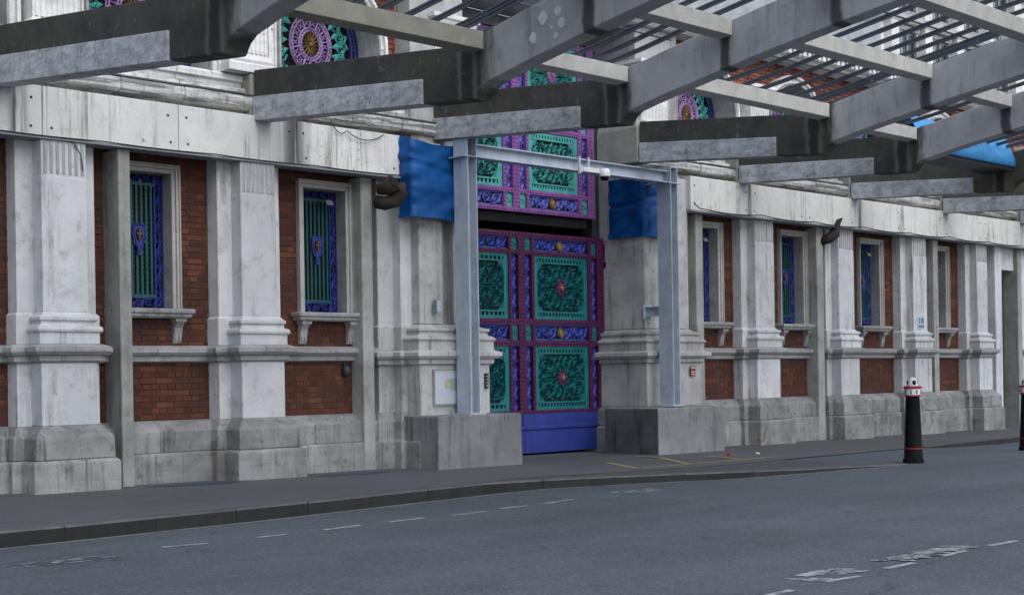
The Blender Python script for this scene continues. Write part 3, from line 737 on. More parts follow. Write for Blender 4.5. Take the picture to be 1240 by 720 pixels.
def gate_section(name, xL, xR, mirror, zs, y, mats, kick=None, label=None):
    """one leaf between its hinge side and the seam; zs = list of (kind, z0, z1)"""
    mm, mt, mb = mats
    if not mirror: v = [xL, xL + .075, xL + .225, xL + .285, xR - .39, xR - .31, xR - .165, xR]
    else: v = [xL, xL + .165, xL + .31, xL + .39, xR - .285, xR - .225, xR - .075, xR]
    fm = MB(); rv = MB()
    zt, zb = max(z[2] for z in zs), min(z[1] for z in zs)
    for i in (0, 2, 4, 6): rivet_bar(fm, rv, v[i], v[i + 1], zb, zt, y)
    for kind, z0, z1 in zs:
        if kind == 'bar':
            for i in (1, 3, 5): rivet_bar(fm, rv, v[i] + .0005, v[i + 1] - .0005, z0, z1, y, .046)
    leafo = fm.build(name, mm, BLD)
    if label: leafo['label'] = label
    rv.build('rivets', mm, leafo, stuff=True)
    one('backing_sheet', 'tealdark' if mt == 'teal' else 'tealdark2', lambda m: m.box(v[0] + .02, v[7] - .02, y + .035, y + .045, zb + .02, zt - .02), leafo)
    star = MB(); bs = MB()
    for kind, z0, z1 in zs:
        if kind == 'panel':
            panel_teal(leafo, v[3], v[4], z0, z1, y, mt, mm, 'gold')
            for a, b in ((v[1], v[2]), (v[5], v[6])): scroll_strip_v(bs, a, b, z0, z1, y + .01, max(3, int((z1 - z0) / .13)), .03, .02)
        if kind == 'frieze':
            c = (v[3] + v[4]) / 2
            scroll_strip_h(bs, v[3], c - .09, z0, z1, y + .01, 3, .03, .02); scroll_strip_h(bs, c + .09, v[4], z0, z1, y + .01, 3, .03, .02)
            bs.box(v[3], v[4], y + .005, y + .02, z0, z0 + .02); bs.box(v[3], v[4], y + .005, y + .02, z1 - .02, z1)
            one('gold_oval', 'gold', lambda m: (m.disc_y(c, (z0 + z1) / 2, y, .05, .03, 16, .075), m.ring_y(c, (z0 + z1) / 2, y, .06, .015, .03, 20, sz=1.35)), leafo)
            for a, b in ((v[1], v[2]), (v[5], v[6])):
                one('square_panel', mt, lambda m: m.box(a, b, y - .012, y + .02, z0, z1), leafo)
                xc, zc = (a + b) / 2, (z0 + z1) / 2
                for k in range(6): leaf(star, xc, zc, .075, k * PI / 3 + .5, y - .012, .02)
    bs.build('blue_scrollwork', mb, leafo)
    star.build('star_bosses', mt, leafo, stuff=True)
    if kick:
        def kk(m):
            m.box(v[0] + .012, v[7], y - .06, y + .03, kick[0], kick[0] + .36)
            m.prism_x([(y - .06, kick[0] + .36), (y - .085, kick[0] + .385), (y - .085, kick[0] + .415), (y - .05, kick[0] + .44), (y + .03, kick[0] + .44), (y + .03, kick[0] + .36)], v[0] + .012, v[7])
            m.box(v[0] + .014, v[7] - .002, y - .05, y + .03, kick[0] + .441, kick[1])
            m.box(v[7] - .03, v[7] + .001, y - .066, y + .02, kick[0] + .003, kick[1] - .003)
        one('kick_plate', 'kick', kk, leafo)
    return leafo
ZL = [('bar', .682, .736), ('panel', .736, 1.769), ('bar', 1.769, 1.864), ('frieze', 1.864, 2.109), ('bar', 2.109, 2.204), ('panel', 2.204, 3.238), ('bar', 3.238, 3.307), ('frieze', 3.307, 3.511), ('bar', 3.511, 3.593)]
SEAMX = 15.817
gr = gate_section('gate_leaf', SEAMX + .002, 17.77, False, ZL, GY, ('magenta', 'teal', 'blue'), (.05, .68))
gate_section('gate_leaf', 2 * SEAMX - 18.05, SEAMX - .002, True, ZL, GY, ('magenta', 'teal', 'blue'), (.05, .68))
UY = 15.9; US = 15.63
ZU = [('bar', 3.895, 3.965), ('frieze', 3.965, 4.195), ('bar', 4.195, 4.265), ('panel', 4.265, 5.22), ('bar', 5.22, 5.30), ('frieze', 5.30, 5.62), ('bar', 5.62, 5.70), ('panel', 5.70, 6.66), ('bar', 6.66, 6.74)]
gate_section('iron_screen', US + .002, 17.47, False, ZU, UY, ('pinkf', 'tealf', 'bluef'))
gate_section('iron_screen', 2 * US - 17.77, US - .002, True, ZU, UY, ('pinkf', 'tealf', 'bluef'))
one('gate_hinge', 'magenta', lambda m: (m.box(17.77, 17.88, 15.94, 16.02, 3.22, 3.5), m.box(17.79, 17.86, 15.92, 16.03, 3.1, 3.2)), BLD)
one('gate_jamb', 'dark_steel', lambda m: (m.box(17.5, 17.62, 15.95, 16.2, 3.6, 6.75), m.box(17.62, 17.805, 16.06, 16.3, -.1, 6.75)), BLD)
# passage behind the gate
def passage(m):
    m.box(12.9, 13.0, 16.3, 26, -.2, 6.9); m.box(18.8, 18.9, 16.3, 26, -.2, 6.9); m.box(13, 18.8, 25.9, 26, -.2, 6.9); m.box(13, 18.8, 16.3, 26, 6.72, 6.9)
one('passage_wall', 'inside', passage, BLD)
def trs(m):
    m.box(13, 18.8, 17.3, 17.4, 4.75, 4.85); m.box(13, 18.8, 17.3, 17.4, 3.95, 4.03)
    for k in range(8):
        a = 13 + k * .72; m.tube([(a, 17.35, 4.0), (a + .36, 17.35, 4.8), (a + .72, 17.35, 4.0)], .03, 4)
one('roof_truss', 'dark_steel', trs, BLD)
one('passage_soffit', 'inside', lambda m: m.box(13.9, 17.8, 16.08, 16.3, 3.75, 3.9), BLD)

# ---- upper storey
def cornice_run(x0, x1, n):
    xs = fr(x0, x1, n)
    for k in range(n):
        a, b = xs[k] + .003, xs[k + 1] - .003; j = random.uniform(-.012, .012)
        one('cornice_stone', 'cornice', lambda m: m.loft_run(a, b, 15.2, 15.75, [(4.3, .0), (4.715, .0), (4.725, .13 + j), (4.76, .17), (4.86, .18 + j), (4.90, .15), (4.92, .07), (4.96, .05), (5.0, .04), (5.02, -.02)]), BLD, bevel=.008)
        one('lead_capping', 'black_lead', lambda m: m.box(a - .002, b + .002, 15.03, 15.2, 4.903, 4.925 + j * .6), BLD)
        one('parapet_stone', 'stone_up', lambda m: m.loft_run(a, b, 15.25, 15.75, [(5.025, .0), (5.08, .0), (5.10, .05 + j), (5.17, .05 + j), (5.2, .0)]), BLD, bevel=.006)
cornice_run(4.0, 12.6, 10); cornice_run(12.61, 14.02, 2); cornice_run(17.8, 19.3, 2); cornice_run(19.31, 36, 19)
UW = 15.45
ARCH = [6.18, 8.83, 11.55, 19.75, 22.5, 25.25, 27.98]
BR.clear()
EDGES = [(4.85, 7.53), (7.53, 10.15), (10.15, 12.85), (18.4, 21.15), (21.15, 23.85), (23.85, 26.65), (26.65, 29.36), (29.36, 36)]
for (a, b), xc in zip(EDGES, ARCH + [None]):
    sp = MB()
    if xc is None:
        lay(a, b, 5.2, 7.1, UW); sp.box(a, b, UW + .008, UW + .3, 5.2, 7.1); sp.build('spandrel_wall', 'mortar', BLD); continue
    lay(a, b, 5.2, 7.1, UW, lambda x, z: abs(x - xc) < .93 and (z < ZC or math.hypot(x - xc, z - ZC) < .93))
    R = RA + .02
    sp.add([(a, UW + .008, 5.2), (xc - R, UW + .008, 5.2), (xc - R, UW + .008, ZC), (xc - R, UW + .008, 7.1), (a, UW + .008, 7.1)], [(0, 1, 2, 3, 4)]); sp.add([(b, UW + .008, 5.2), (b, UW + .008, 7.1), (xc + R, UW + .008, 7.1), (xc + R, UW + .008, ZC), (xc + R, UW + .008, 5.2)], [(0, 1, 2, 3, 4)])
    xs = [xc - R * math.cos(t) for t in fr(0, PI, 24)]
    for u, v in zip(xs, xs[1:]):
        zu, zv = ZC + math.sqrt(max(0, R * R - (u - xc) ** 2)), ZC + math.sqrt(max(0, R * R - (v - xc) ** 2))
        sp.add([(u, UW + .008, zu), (v, UW + .008, zv), (v, UW + .008, 7.1), (u, UW + .008, 7.1)], [(0, 1, 2, 3)])
    sp.build('spandrel_wall', 'mortar', BLD)
far_bricks(BR, 'spandrel_brickwork', 'brickup')
def lunette(xc):
    y = 15.72
    pane = one('lunette_window', 'black', lambda m: m.prism_y([(xc - RA, 5.2), (xc + RA, 5.2)] + [(xc + RA * math.cos(t), ZC + RA * math.sin(t)) for t in fr(0, PI, 28)], y + .08, y + .09), BLD)
    def arch_strip(m, r0, r1, y0, y1, zlow=5.2):
        n = 30; ts = fr(0, PI, n)
        pts = [(r, zlow) for r in ()]
        path = [(1, None)] + [(math.cos(t), math.sin(t)) for t in ts] + [(-1, None)]
        vv = []
        for c, s_ in path:
            for r in (r0, r1):
                x = xc + r * c; z = zlow if s_ is None else ZC + r * s_
                vv += [(x, y0, z), (x, y1, z)]
        ff = []
        for i in range(len(path) - 1):
            k, j = 4 * i, 4 * i + 4
            ff += [(k, j, j + 2, k + 2), (k, k + 1, j + 1, j), (k + 2, j + 2, j + 3, k + 3), (k + 1, k + 3, j + 3, j + 1)]
        m.add(vv, ff)
    one('arch_reveal', 'trim', lambda m: arch_strip(m, RA - .015, RA + .015, 15.22, 15.8), pane)
    one('archivolt', 'stone_up', lambda m: (arch_strip(m, RA + .016, RA + .15, 15.3, 15.7), arch_strip(m, RA + .02, RA + .05, 15.27, 15.32), arch_strip(m, RA + .12, RA + .165, 15.25, 15.32)), pane)
    def pat(m):
        for k in range(11): t = PI * k / 10; m.disc_y(xc + (RA + .085) * math.cos(t), ZC + (RA + .085) * math.sin(t), 15.3, .026, .03, 10)
    one('arch_rosettes', 'stone_up', pat, pane)
    def brd(m):
        for r in (.815, .765, .70): arch_strip(m, r - .012, r + .012, y - .03, y + .01)
        for k in range(44): t = PI * (k + .5) / 44; m.box(xc + .73 * math.cos(t) - .014, xc + .73 * math.cos(t) + .014, y - .02, y, ZC + .73 * math.sin(t) - .014, ZC + .73 * math.sin(t) + .014)
        scroll_strip_h(m, xc - .68, xc + .68, 5.21, 5.42, y, 7, .03, .02); m.box(xc - .69, xc + .69, y - .03, y, 5.42, 5.45)
    one('blue_border', 'navy', brd, pane)
    def teal(m):
        for k in range(14):
            t = -PI * .12 + PI * 1.24 * (k + .5) / 14; c = (xc + .54 * math.cos(t), ZC + .56 * math.sin(t))
            m.ribbon(spiral(c[0], c[1], .105, t, 1.5, 1 if k % 2 else -1, 16), .018, y, .03)
            leaf(m, c[0], c[1], .13, t + 1.4, y, .03); leaf(m, c[0], c[1], .12, t - 1.2, y, .03); leaf(m, xc + .37 * math.cos(t), ZC + .43 * math.sin(t), .2, t + .2, y, .025)
        for sx in (-1, 1):
            for k in range(2): m.ribbon(spiral(xc + sx * .5, 5.55 + k * .14, .11, 0, 1.5, sx, 16), .018, y, .03)
    one('teal_scrolls', 'tealf', teal, pane)
    SZ = 1.17
    def ring(m):
        for r in (.155, .195, .305, .345): m.ring_y(xc, ZC, y - .01, r, .014, .03, 40, sz=SZ)
        for k in range(24):
            t = 2 * PI * k / 24; m.disc_y(xc + .175 * math.cos(t), ZC + SZ * .175 * math.sin(t), y - .005, .014, .03, 6)
            m.disc_y(xc + .325 * math.cos(t), ZC + SZ * .325 * math.sin(t), y - .005, .016, .03, 6)
        for k in range(14):
            t = 2 * PI * k / 14; c = (xc + .25 * math.cos(t), ZC + SZ * .25 * math.sin(t))
            for q in range(4): leaf(m, c[0], c[1], .05, t + q * PI / 2 + .78, y - .005, .025)
            m.ribbon([(xc + .2 * math.cos(t + .22), ZC + SZ * .2 * math.sin(t + .22)), (xc + .3 * math.cos(t + .22), ZC + SZ * .3 * math.sin(t + .22))], .014, y - .005, .025)
    one('rose_ring', 'purplef', ring, pane)
    def rose(m):
        for k in range(16): t = 2 * PI * k / 16; m.ribbon([(xc + .04 * math.cos(t), ZC + SZ * .04 * math.sin(t)), (xc + .148 * math.cos(t), ZC + SZ * .148 * math.sin(t))], .014, y - .01, .025)
        m.disc_y(xc, ZC, y - .02, .035, .03, 12)
    one('gold_rose', 'gold', rose, pane)
for xc in ARCH: lunette(xc)
UP = [(7.25, 7.81), (9.87, 10.43), (20.87, 21.43), (23.57, 24.13), (26.37, 26.93), (29.08, 29.64), (31.9, 32.45), (34.6, 35.15), (13.3, 14.0), (17.82, 18.5), (4.6, 5.15)]
for a, b in UP:
    fy = 15.1
    p = one('upper_pilaster', 'stone_up', lambda m: (m.loft(a, b, fy, 15.8, [(5.2, 0), (6.25, 0)])), BLD, bevel=.006)
    def fl(m):
        n = 8
        for k in range(n): x = a + .045 + (b - a - .09) * k / (n - 1); m.tube([(x, fy + .003, 5.46), (x, fy + .003, 6.2)], .026, 6)
    one('fluting', 'stone_up', fl, p)
    one('pilaster_base', 'stone_up', lambda m: m.loft(a, b, fy, 15.8, [(5.201, .07), (5.3, .07), (5.32, .05), (5.36, .06), (5.40, .03), (5.44, 0.002)]), p)
    def cap(m):
        m.loft(a, b, fy, 15.8, [(6.2, .002), (6.22, .025), (6.24, .025), (6.25, .01), (6.3, .03), (6.42, .07), (6.44, .1), (6.5, .1)])
        for k in range(5): x = a + (b - a) * (k + .5) / 5; leaf(m, x, 6.26, .17, PI / 2, fy - .01, .05)
    one('capital', 'stone_up', cap, p)
def entab(x0, x1, n, yb=16.25):
    xs = fr(x0, x1, n)
    for k in range(n):
        a, b = xs[k] + .003, xs[k + 1] - .003
        e = one('entablature_stone', 'stone_up', lambda m: m.loft_run(a, b, 15.1, yb, [(7.102, .0), (7.12, .0), (7.125, .03), (7.155, .03), (7.16, .06), (7.17, .10), (7.25, .12), (7.26, .2), (7.35, .24), (7.39, .22), (7.41, .1)]), BLD, bevel=.006)
        def den(m):
            q = int((b - a) / .16)
            for i in range(q): x = a + (i + .5) * (b - a) / q; m.box(x - .045, x + .045, 14.91, 15.0, 7.175, 7.255)
        one('dentils', 'stone_up', den, e, stuff=True)
entab(4.0, 13.9, 8); entab(13.9, 17.9, 3); entab(17.9, 36, 14)
one('roof', 'lead', lambda m: (m.box(4, 36, 16.25, 30, 6.9, 7.1), m.box(4, 36, 29.5, 30, -.2, 6.9), m.box(4, 4.3, 15.8, 29.5, -.2, 6.9), m.box(35.7, 36, 15.8, 29.5, -.2, 6.9)), BLD)
one('inner_wall', 'black', lambda m: (m.box(4.3, 12.6, 15.82, 15.9, -.2, 6.9), m.box(19.2, 35.7, 15.82, 15.9, -.2, 6.9)), BLD)
# blocking course, gabled brick dormers and the corner tower that rise behind the cornice
def block_course(m):
    for (a, b) in ((4, 13), (18.6, 36)): m.box(a, b, 15.5, 15.9, 7.3, 7.5)
one('blocking_course', 'stone_up', block_course, BLD)
tw = MB(); tw.box(27.2, 34.6, 16.2, 23, 7.1, 12.5); tower = tw.build('corner_tower', 'stone_up', BLD)
BR.clear()
def tfront():
    for k in range(5):
        x = 27.5 + k * 1.45
        one('tower_pilaster', 'stone_up', lambda m: m.box(x - .16, x + .16, 16.02, 16.2, 7.3, 12.3), tower)
        if k < 4:
            for j in range(3):
                z = 7.7 + j * 1.55
                one('tower_window', 'glass', lambda m: m.box(x + .42, x + 1.03, 16.17, 16.19, z, z + 1.05), tower)
                one('tower_window_frame', 'trim', lambda m: (m.box(x + .34, x + .42, 16.1, 16.2, z, z + 1.1), m.box(x + 1.03, x + 1.11, 16.1, 16.2, z, z + 1.1), m.box(x + .30, x + 1.15, 16.08, 16.2, z - .08, z - .001), m.box(x + .30, x + 1.15, 16.08, 16.2, z + 1.101, z + 1.2), m.box(x + .7, x + .75, 16.15, 16.18, z, z + 1.05)), tower)
                lay(x + .18, x + .33, z - .1, z + 1.3, 16.18); lay(x + 1.12, x + 1.27, z - .1, z + 1.3, 16.18)
    for z in (7.25, 8.95, 10.5, 12.3): one('tower_cornice', 'stone_up', lambda m: m.loft(27.2, 34.6, 16.0, 23, [(z, .0), (z + .05, .06), (z + .13, .1), (z + .16, .02)]), tower)
tfront()
far_bricks(BR, 'tower_brickwork', 'brickup')

# ------------------------------------------------------------------ concrete canopy
CAN = thing('concrete_canopy', 'stained concrete canopy of sloping ribs, fascia and glazing bars over the pavement', 'canopy', (15.9, 15.0, 0))
POSTS = [(4.55, .17), (8.238, .155), (11.94, .19), (19.26, .2), (22.97, .22), (27.38, .2), (31.25, .2), (35.0, .2)]
for x, wd in POSTS:
    fy = 15.02 if x < 10 else 15.14
    one('canopy_post', 'post', lambda m: m.loft(x, x + wd, fy, W + .11, [(-.3, 0), (4.04, 0)]), CAN, bevel=.012)
def fascia(x0, x1, n):
    xs = fr(x0, x1, n)
    for k in range(n):
        a, b = xs[k] + .004, xs[k + 1] - .004
        p = one('fascia_panel', 'fascia', lambda m: m.prism_x([(14.98, 4.075), (14.98, 4.645 + .01 * (a > 15)), (15.2, 4.66), (15.2, 4.075)], a, b), CAN, bevel=.008)
        def bolts(m):
            for x in (a + .12, b - .12):
                for z in (4.18, 4.5):
                    if random.random() < .7: m.disc_y(x + random.uniform(-.02, .02), z, 14.981, .018, .008, 8)
        one('fixing_bolts', 'dark_steel', bolts, p, stuff=True)
    one('drip_flashing', 'lead', lambda m: m.box(x0, x1, 14.93, 15.2, 4.045, 4.073), CAN)
    one('canopy_soffit', 'post', lambda m: m.box(x0, x1, 15.21, W + .11, 4.1, 4.29), CAN)
fascia(3.8, 12.52, 5); fascia(18.93, 36.2, 10)
ARM = [(-.015, .045), (-.06, .10), (-.16, .155), (-.42, .21), (-.7, .265), (-1.3, .37), (-2.0, .49), (-2.9, .63), (-4, .78), (-5.5, .97), (-7, 1.14)]
SLOPE = .084
#        X     end   kink  z_end z_kink strip material
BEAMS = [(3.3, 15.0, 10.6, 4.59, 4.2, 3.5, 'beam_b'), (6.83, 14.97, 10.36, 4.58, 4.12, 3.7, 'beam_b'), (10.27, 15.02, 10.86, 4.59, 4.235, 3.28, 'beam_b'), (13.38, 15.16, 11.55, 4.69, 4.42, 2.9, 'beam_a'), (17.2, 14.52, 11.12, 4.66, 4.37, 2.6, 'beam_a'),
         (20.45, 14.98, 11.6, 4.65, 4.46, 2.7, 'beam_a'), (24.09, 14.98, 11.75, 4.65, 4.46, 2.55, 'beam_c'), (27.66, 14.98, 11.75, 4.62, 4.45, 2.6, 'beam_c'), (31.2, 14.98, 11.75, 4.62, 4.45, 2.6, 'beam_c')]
TH = .115
arm_top = {}
for X, ye, yk, ze, zk, L, mt in BEAMS:
    SLOPE = (ze - zk) / (ye - yk)
    bot = [(ye, ze)] + [(yk + .02, zk)] + [(yk + dy, zk + dz) for dy, dz in ARM]
    th = lambda dy: .53
    top = [(yk + dy, zk + dz + (.53 if i > 1 else .53)) for i, (dy, dz) in enumerate(ARM) if dy <= -.42]
    top = top[::-1] + [(yk + .08, zk + .65), (yk + .5, zk + .63), (ye, ze + .64)]
    poly = bot + top
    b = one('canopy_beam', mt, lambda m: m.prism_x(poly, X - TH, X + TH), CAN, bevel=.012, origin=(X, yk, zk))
    def strip(m):
        e = ye - L
        m.prism_x([(ye - .005, ze - .006), (ye - .005, ze + .30), (e, ze - SLOPE * L + .27), (e, ze - SLOPE * L - .006)], X - TH - .028, X + TH - .02)
    one('repair_strip', 'patch', strip, b, bevel=.006)
    if 10 < X < 11:
        for yy, zz, rr in ((9.88, 4.9, .07), (9.67, 4.93, .055), (9.62, 4.8, .06), (10.02, 4.72, .06), (9.71, 4.69, .04), (9.76, 4.78, .022)):
            one('lime_patch', 'lime', lambda m: m.add([(X - TH - .004, yy + rr * random.uniform(.7, 1.05) * math.cos(t), zz + rr * random.uniform(.8, 1.1) * math.sin(t)) for t in fr(0, 2 * PI, 11)[:-1]], [tuple(range(11))[::-1][1:]]), b)
    one('beam_upstand', 'moss_beam', lambda m: m.loft(X - .16, X + .16, ye + .02, 15.4, [(4.66, 0), (ze + .55, 0), (ze + .70, -.05)]), b, bevel=.01)
def armz(i, Y):
    X, ye, yk, ze, zk, L, mt = BEAMS[i]
    return zk + lerp([(-dy, dz) for dy, dz in ARM], yk - Y) + .53
WRAP = None
for i in range(1, len(BEAMS)):
    X0 = BEAMS[i - 1][0] + TH + .003; X1 = BEAMS[i][0] - TH - .003; yk = BEAMS[i][2]; zk = BEAMS[i][4]
    for k, dy in enumerate((-.02, -1.62, -3.12, -4.7, -6.4)):
        if i == 6 and k == 0: dy = .12
        Y = yk + dy; zt = (zk + .69) if k == 0 else armz(i, Y) + .02
        one('cross_beam', 'moss_beam' if (i <= 2 and k == 0) or i == 7 else 'beamedge', lambda m: m.prism_x([(Y - .09, zt - .19), (Y + .09, zt - .21), (Y + .09, zt), (Y - .09, zt)], X0, X1), CAN, bevel=.006)
    n = 9
    for k in range(n):
        x = X0 + (X1 - X0) * (k + .6) / (n + .2)
        pts = [(yk + .1, zk + .74)] + [(yk + dy, max(armz(i, yk + dy) + .065, zk + .735 + .02 * -dy)) for dy in (-.5, -1.6, -3.1, -4.7, -6.7)]
        def gb(m):
            m.prism_x([(y, z) for y, z in pts] + [(y, z + .02) for y, z in pts[::-1]], x - .019, x + .019)
            m.prism_x([(y, z - .035) for y, z in pts] + [(y, z - .001) for y, z in pts[::-1]], x - .009, x + .009)
        one('glazing_bar', 'bar', gb, CAN)
    for dy in (-.8, -2.35, -3.9):
        Y = yk + dy; z = armz(i, Y) + .08
        one('glazing_rod', 'bar', lambda m: m.tube([(X0, Y, z), (X1, Y, z)], .012, 5), CAN)

# ------------------------------------------------------------------ steel portal and its blocks
SF = thing('steel_portal_frame', 'blue-grey steel support frame straddling the market gate on two concrete blocks', 'frame', (15.6, 14.6, .77))
def hcol(m, x0, x1, y0, y1, z0, z1, t=.014):
    m.box(x0, x0 + t, y0, y1, z0, z1); m.box(x1 - t, x1, y0, y1, z0, z1); m.box(x0 + t, x1 - t, (y0 + y1) / 2 - .006, (y0 + y1) / 2 + .006, z0, z1)
SPX = ((13.29, 13.47), (17.75, 17.93))
for x0, x1 in SPX:
    c = one('steel_post', 'steel', lambda m: hcol(m, x0, x1, 14.45, 14.74, .785, 4.63), SF)
    one('base_plate', 'steel', lambda m: m.box(x0 - .06, x1 + .06, 14.4, 14.8, .765, .784), c)
    one('end_plate', 'steel', lambda m: m.box(x0 - .07, x1 + .06, 14.43, 14.76, 4.37, 4.384), c)
    one('cap_plate', 'steel', lambda m: m.box(x0 + .014, x1 - .014, 14.46, 14.73, 4.63, 4.645), c)
    def blt(m):
        for q in (.02, .14):
            for y in (14.5, 14.69): m.lathe([(.012, 0), (.012, .025)], x0 + q, y, 4.385, 6)
    one('bolt_heads', 'dark_steel', blt, c, stuff=True)
def ib(m):
    x0, x1 = SPX[0][1], SPX[1][0]
    m.box(x0, x1, 14.5, 14.69, 4.56, 4.575); m.box(x0, x1, 14.5, 14.69, 4.386, 4.40); m.box(x0, x1, 14.588, 14.602, 4.40, 4.56)
one('steel_beam', 'steel', ib, SF)
def tie(m):
    x = 17.84; m.box(x - .08, x + .08, 14.75, 15.06, 4.56, 4.574); m.box(x - .08, x + .08, 14.75, 15.06, 4.4, 4.414); m.box(x - .006, x + .006, 14.75, 15.06, 4.414, 4.56)
one('tie_beam', 'steel', tie, SF)
one('tie_beam', 'steel', lambda m: (m.box(17.77, 17.93, 14.745, 15.05, 2.38, 2.393), m.box(17.77, 17.93, 14.745, 15.05, 2.24, 2.253), m.box(17.845, 17.857, 14.745, 15.05, 2.253, 2.38), m.box(17.74, 17.96, 15.052, 15.066, 2.2, 2.43)), SF)
def cblock(x0, x1, y0, y1, z1, label, dark):
    m = MB(); b = pz(x0) - .15
    n = 5
    m.loft(x0, x1, y0, y1, [(b, .012), (.3, .006), (z1 - .02, 0), (z1, -.012)])
    o = m.build('concrete_block', 'block', bevel=.014)
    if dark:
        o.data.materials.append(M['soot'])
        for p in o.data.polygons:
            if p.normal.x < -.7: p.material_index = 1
    return tag(o, label, 'concrete block', 'concrete blocks under the steel frame')
cblock(12.56, 14.14, 14.32, 15.3, .765, 'concrete block under the left steel post, beside the notice board', 0)
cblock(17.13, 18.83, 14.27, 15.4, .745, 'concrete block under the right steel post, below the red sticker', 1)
# ------------------------------------------------------------------ tarpaulins
def cloth(m, path, z0f, z1f, nz=18, amp=.02, seed=0, thick=.006):
    """hang a sheet along a plan path; path of (x, y)"""
    pts = []
    for (a, b) in zip(path, path[1:]):
        k = max(2, int(math.hypot(b[0] - a[0], b[1] - a[1]) / .06))
        pts += [(a[0] + (b[0] - a[0]) * i / k, a[1] + (b[1] - a[1]) * i / k) for i in range(k)]
    pts.append(path[-1]); n = len(pts); L = 0; vv = []
    for layer in (0, 1):
        for i, (x, y) in enumerate(pts):
            a = pts[max(0, i - 1)]; b = pts[min(n - 1, i + 1)]; tx, ty = b[0] - a[0], b[1] - a[1]; l = math.hypot(tx, ty); nx, ny = ty / l, -tx / l
            t = i / (n - 1)
            for k in range(nz + 1):
                s_ = k / nz; z = z0f(t) + (z1f(t) - z0f(t)) * s_
                d = amp * (noise.noise(Vector((t * 4 + seed, s_ * 2.2 + t * 2, seed))) + .7 * noise.noise(Vector((t * 9 - s_ * 6, s_ * 3, seed + 5))) + .45 * noise.noise(Vector((t * 21 + s_ * 9, s_ * 8 - t * 5, seed + 9))) - .8 * math.exp(-((s_ - .62 - .08 * math.sin(t * 5 + seed)) / .03) ** 2)) + (thick if layer == 0 else 0)
                if k <= 1: d += .016
                vv.append((x + nx * d, y + ny * d, z))
    ff = []; o = n * (nz + 1)
    for i in range(n - 1):
        for k in range(nz):
            a = i * (nz + 1) + k; b = (i + 1) * (nz + 1) + k
            ff += [(a, b, b + 1, a + 1), (o + a, o + a + 1, o + b + 1, o + b)]
    m.add(vv, ff)
m = MB(); cloth(m, [(12.5, 15.0), (12.53, 14.76), (12.7, 14.74), (13.3, 14.78), (13.78, 14.84), (13.93, 15.0), (13.96, 15.7)], lambda t: 3.5 + .01 * math.sin(9 * t), lambda t: 4.64 - .10 * math.sin(PI * min(1, t * 1.6)), 34, .045, 1)
tag(m.build('tarpaulin', 'tarp', smooth=True), 'bright blue tarpaulin wrapped round the left gate pier top, under the fascia end', 'tarpaulin', 'blue tarpaulins')
m = MB(); cloth(m, [(17.74, 15.78), (17.735, 15.02), (17.76, 15.0), (18.45, 15.0), (18.5, 15.2)], lambda t: 3.56 + .01 * math.sin(7 * t), lambda t: 4.55, 34, .045, 4)
tag(m.build('tarpaulin', 'tarp', smooth=True), 'creased blue tarpaulin wrapped round the right gate pier behind the security camera', 'tarpaulin', 'blue tarpaulins')
def eyelets(path_pts, z, y):
    def f(m):
        for x in path_pts: m.disc_y(x, z, y, .014, .008, 8)
    return f
def drape(m):
    X0, X1 = 20.6, 23.94; n = 18; vv = []
    prof = [(.02, -.02), (.0, .0), (-.005, .07), (.0, .13), (.05, .27), (.14, .47), (.24, .56), (.5, .5), (.7, .3)]
    for i in range(n + 1):
        x = X0 + (X1 - X0) * i / n
        for j, (dy, dz) in enumerate(prof):
            k = .03 * noise.noise(Vector((x * 1.6, j * .8, 3))) * (1 if j > 2 else .3)
            vv.append((x - .1 * (j / 8) * (i == n), 11.6 + dy + k, 4.88 + dz + k))
    q = len(prof)
    m.add(vv, [(i * q + j, i * q + j + 1, (i + 1) * q + j + 1, (i + 1) * q + j) for i in range(n) for j in range(q - 1)])
t = thing('tarpaulin', 'faded pale blue tarpaulin wrapped over a cross beam high at the right', 'tarpaulin', (22.3, 11.7, 4.9), 'blue tarpaulins')
o = one('cover', 'tarp_pale', drape, t, smooth=True); q = o.modifiers.new('thick', 'SOLIDIFY'); q.thickness = .008
one('trough', 'dark_steel', lambda m: m.box(20.6, 23.94, 11.63, 12.2, 4.8, 4.87), t)
# ------------------------------------------------------------------ small things
SM = 'small fittings'
# security camera
t = thing('security_camera', 'white dome security camera hanging from the steel beam over the gate', 'camera', (16.2, 14.42, 4.3))
one('mounting_arm', 'whitep', lambda m: (m.box(15.66, 16.02, 14.42, 14.48, 4.37, 4.44), m.box(15.63, 15.66, 14.44, 14.47, 4.36, 4.46)), t, bevel=.006)
one('clamp_rod', 'steel', lambda m: m.box(15.6, 15.63, 14.46, 14.49, 4.34, 4.6), t)
one('clamp_rod', 'steel', lambda m: m.box(15.8, 15.83, 14.46, 14.49, 4.36, 4.6), t)
one('housing', 'whitep', lambda m: m.lathe([(.03, .07), (.07, .065), (.088, .04), (.092, -.045), (.084, -.06)], 16.1, 14.40, 4.38, 18), t, smooth=True)
one('lens_dome', 'blackp', lambda m: m.lathe([(.072, -.058), (.066, -.085), (.045, -.11), (.015, -.118)], 16.1, 14.40, 4.38, 16), t, smooth=True)
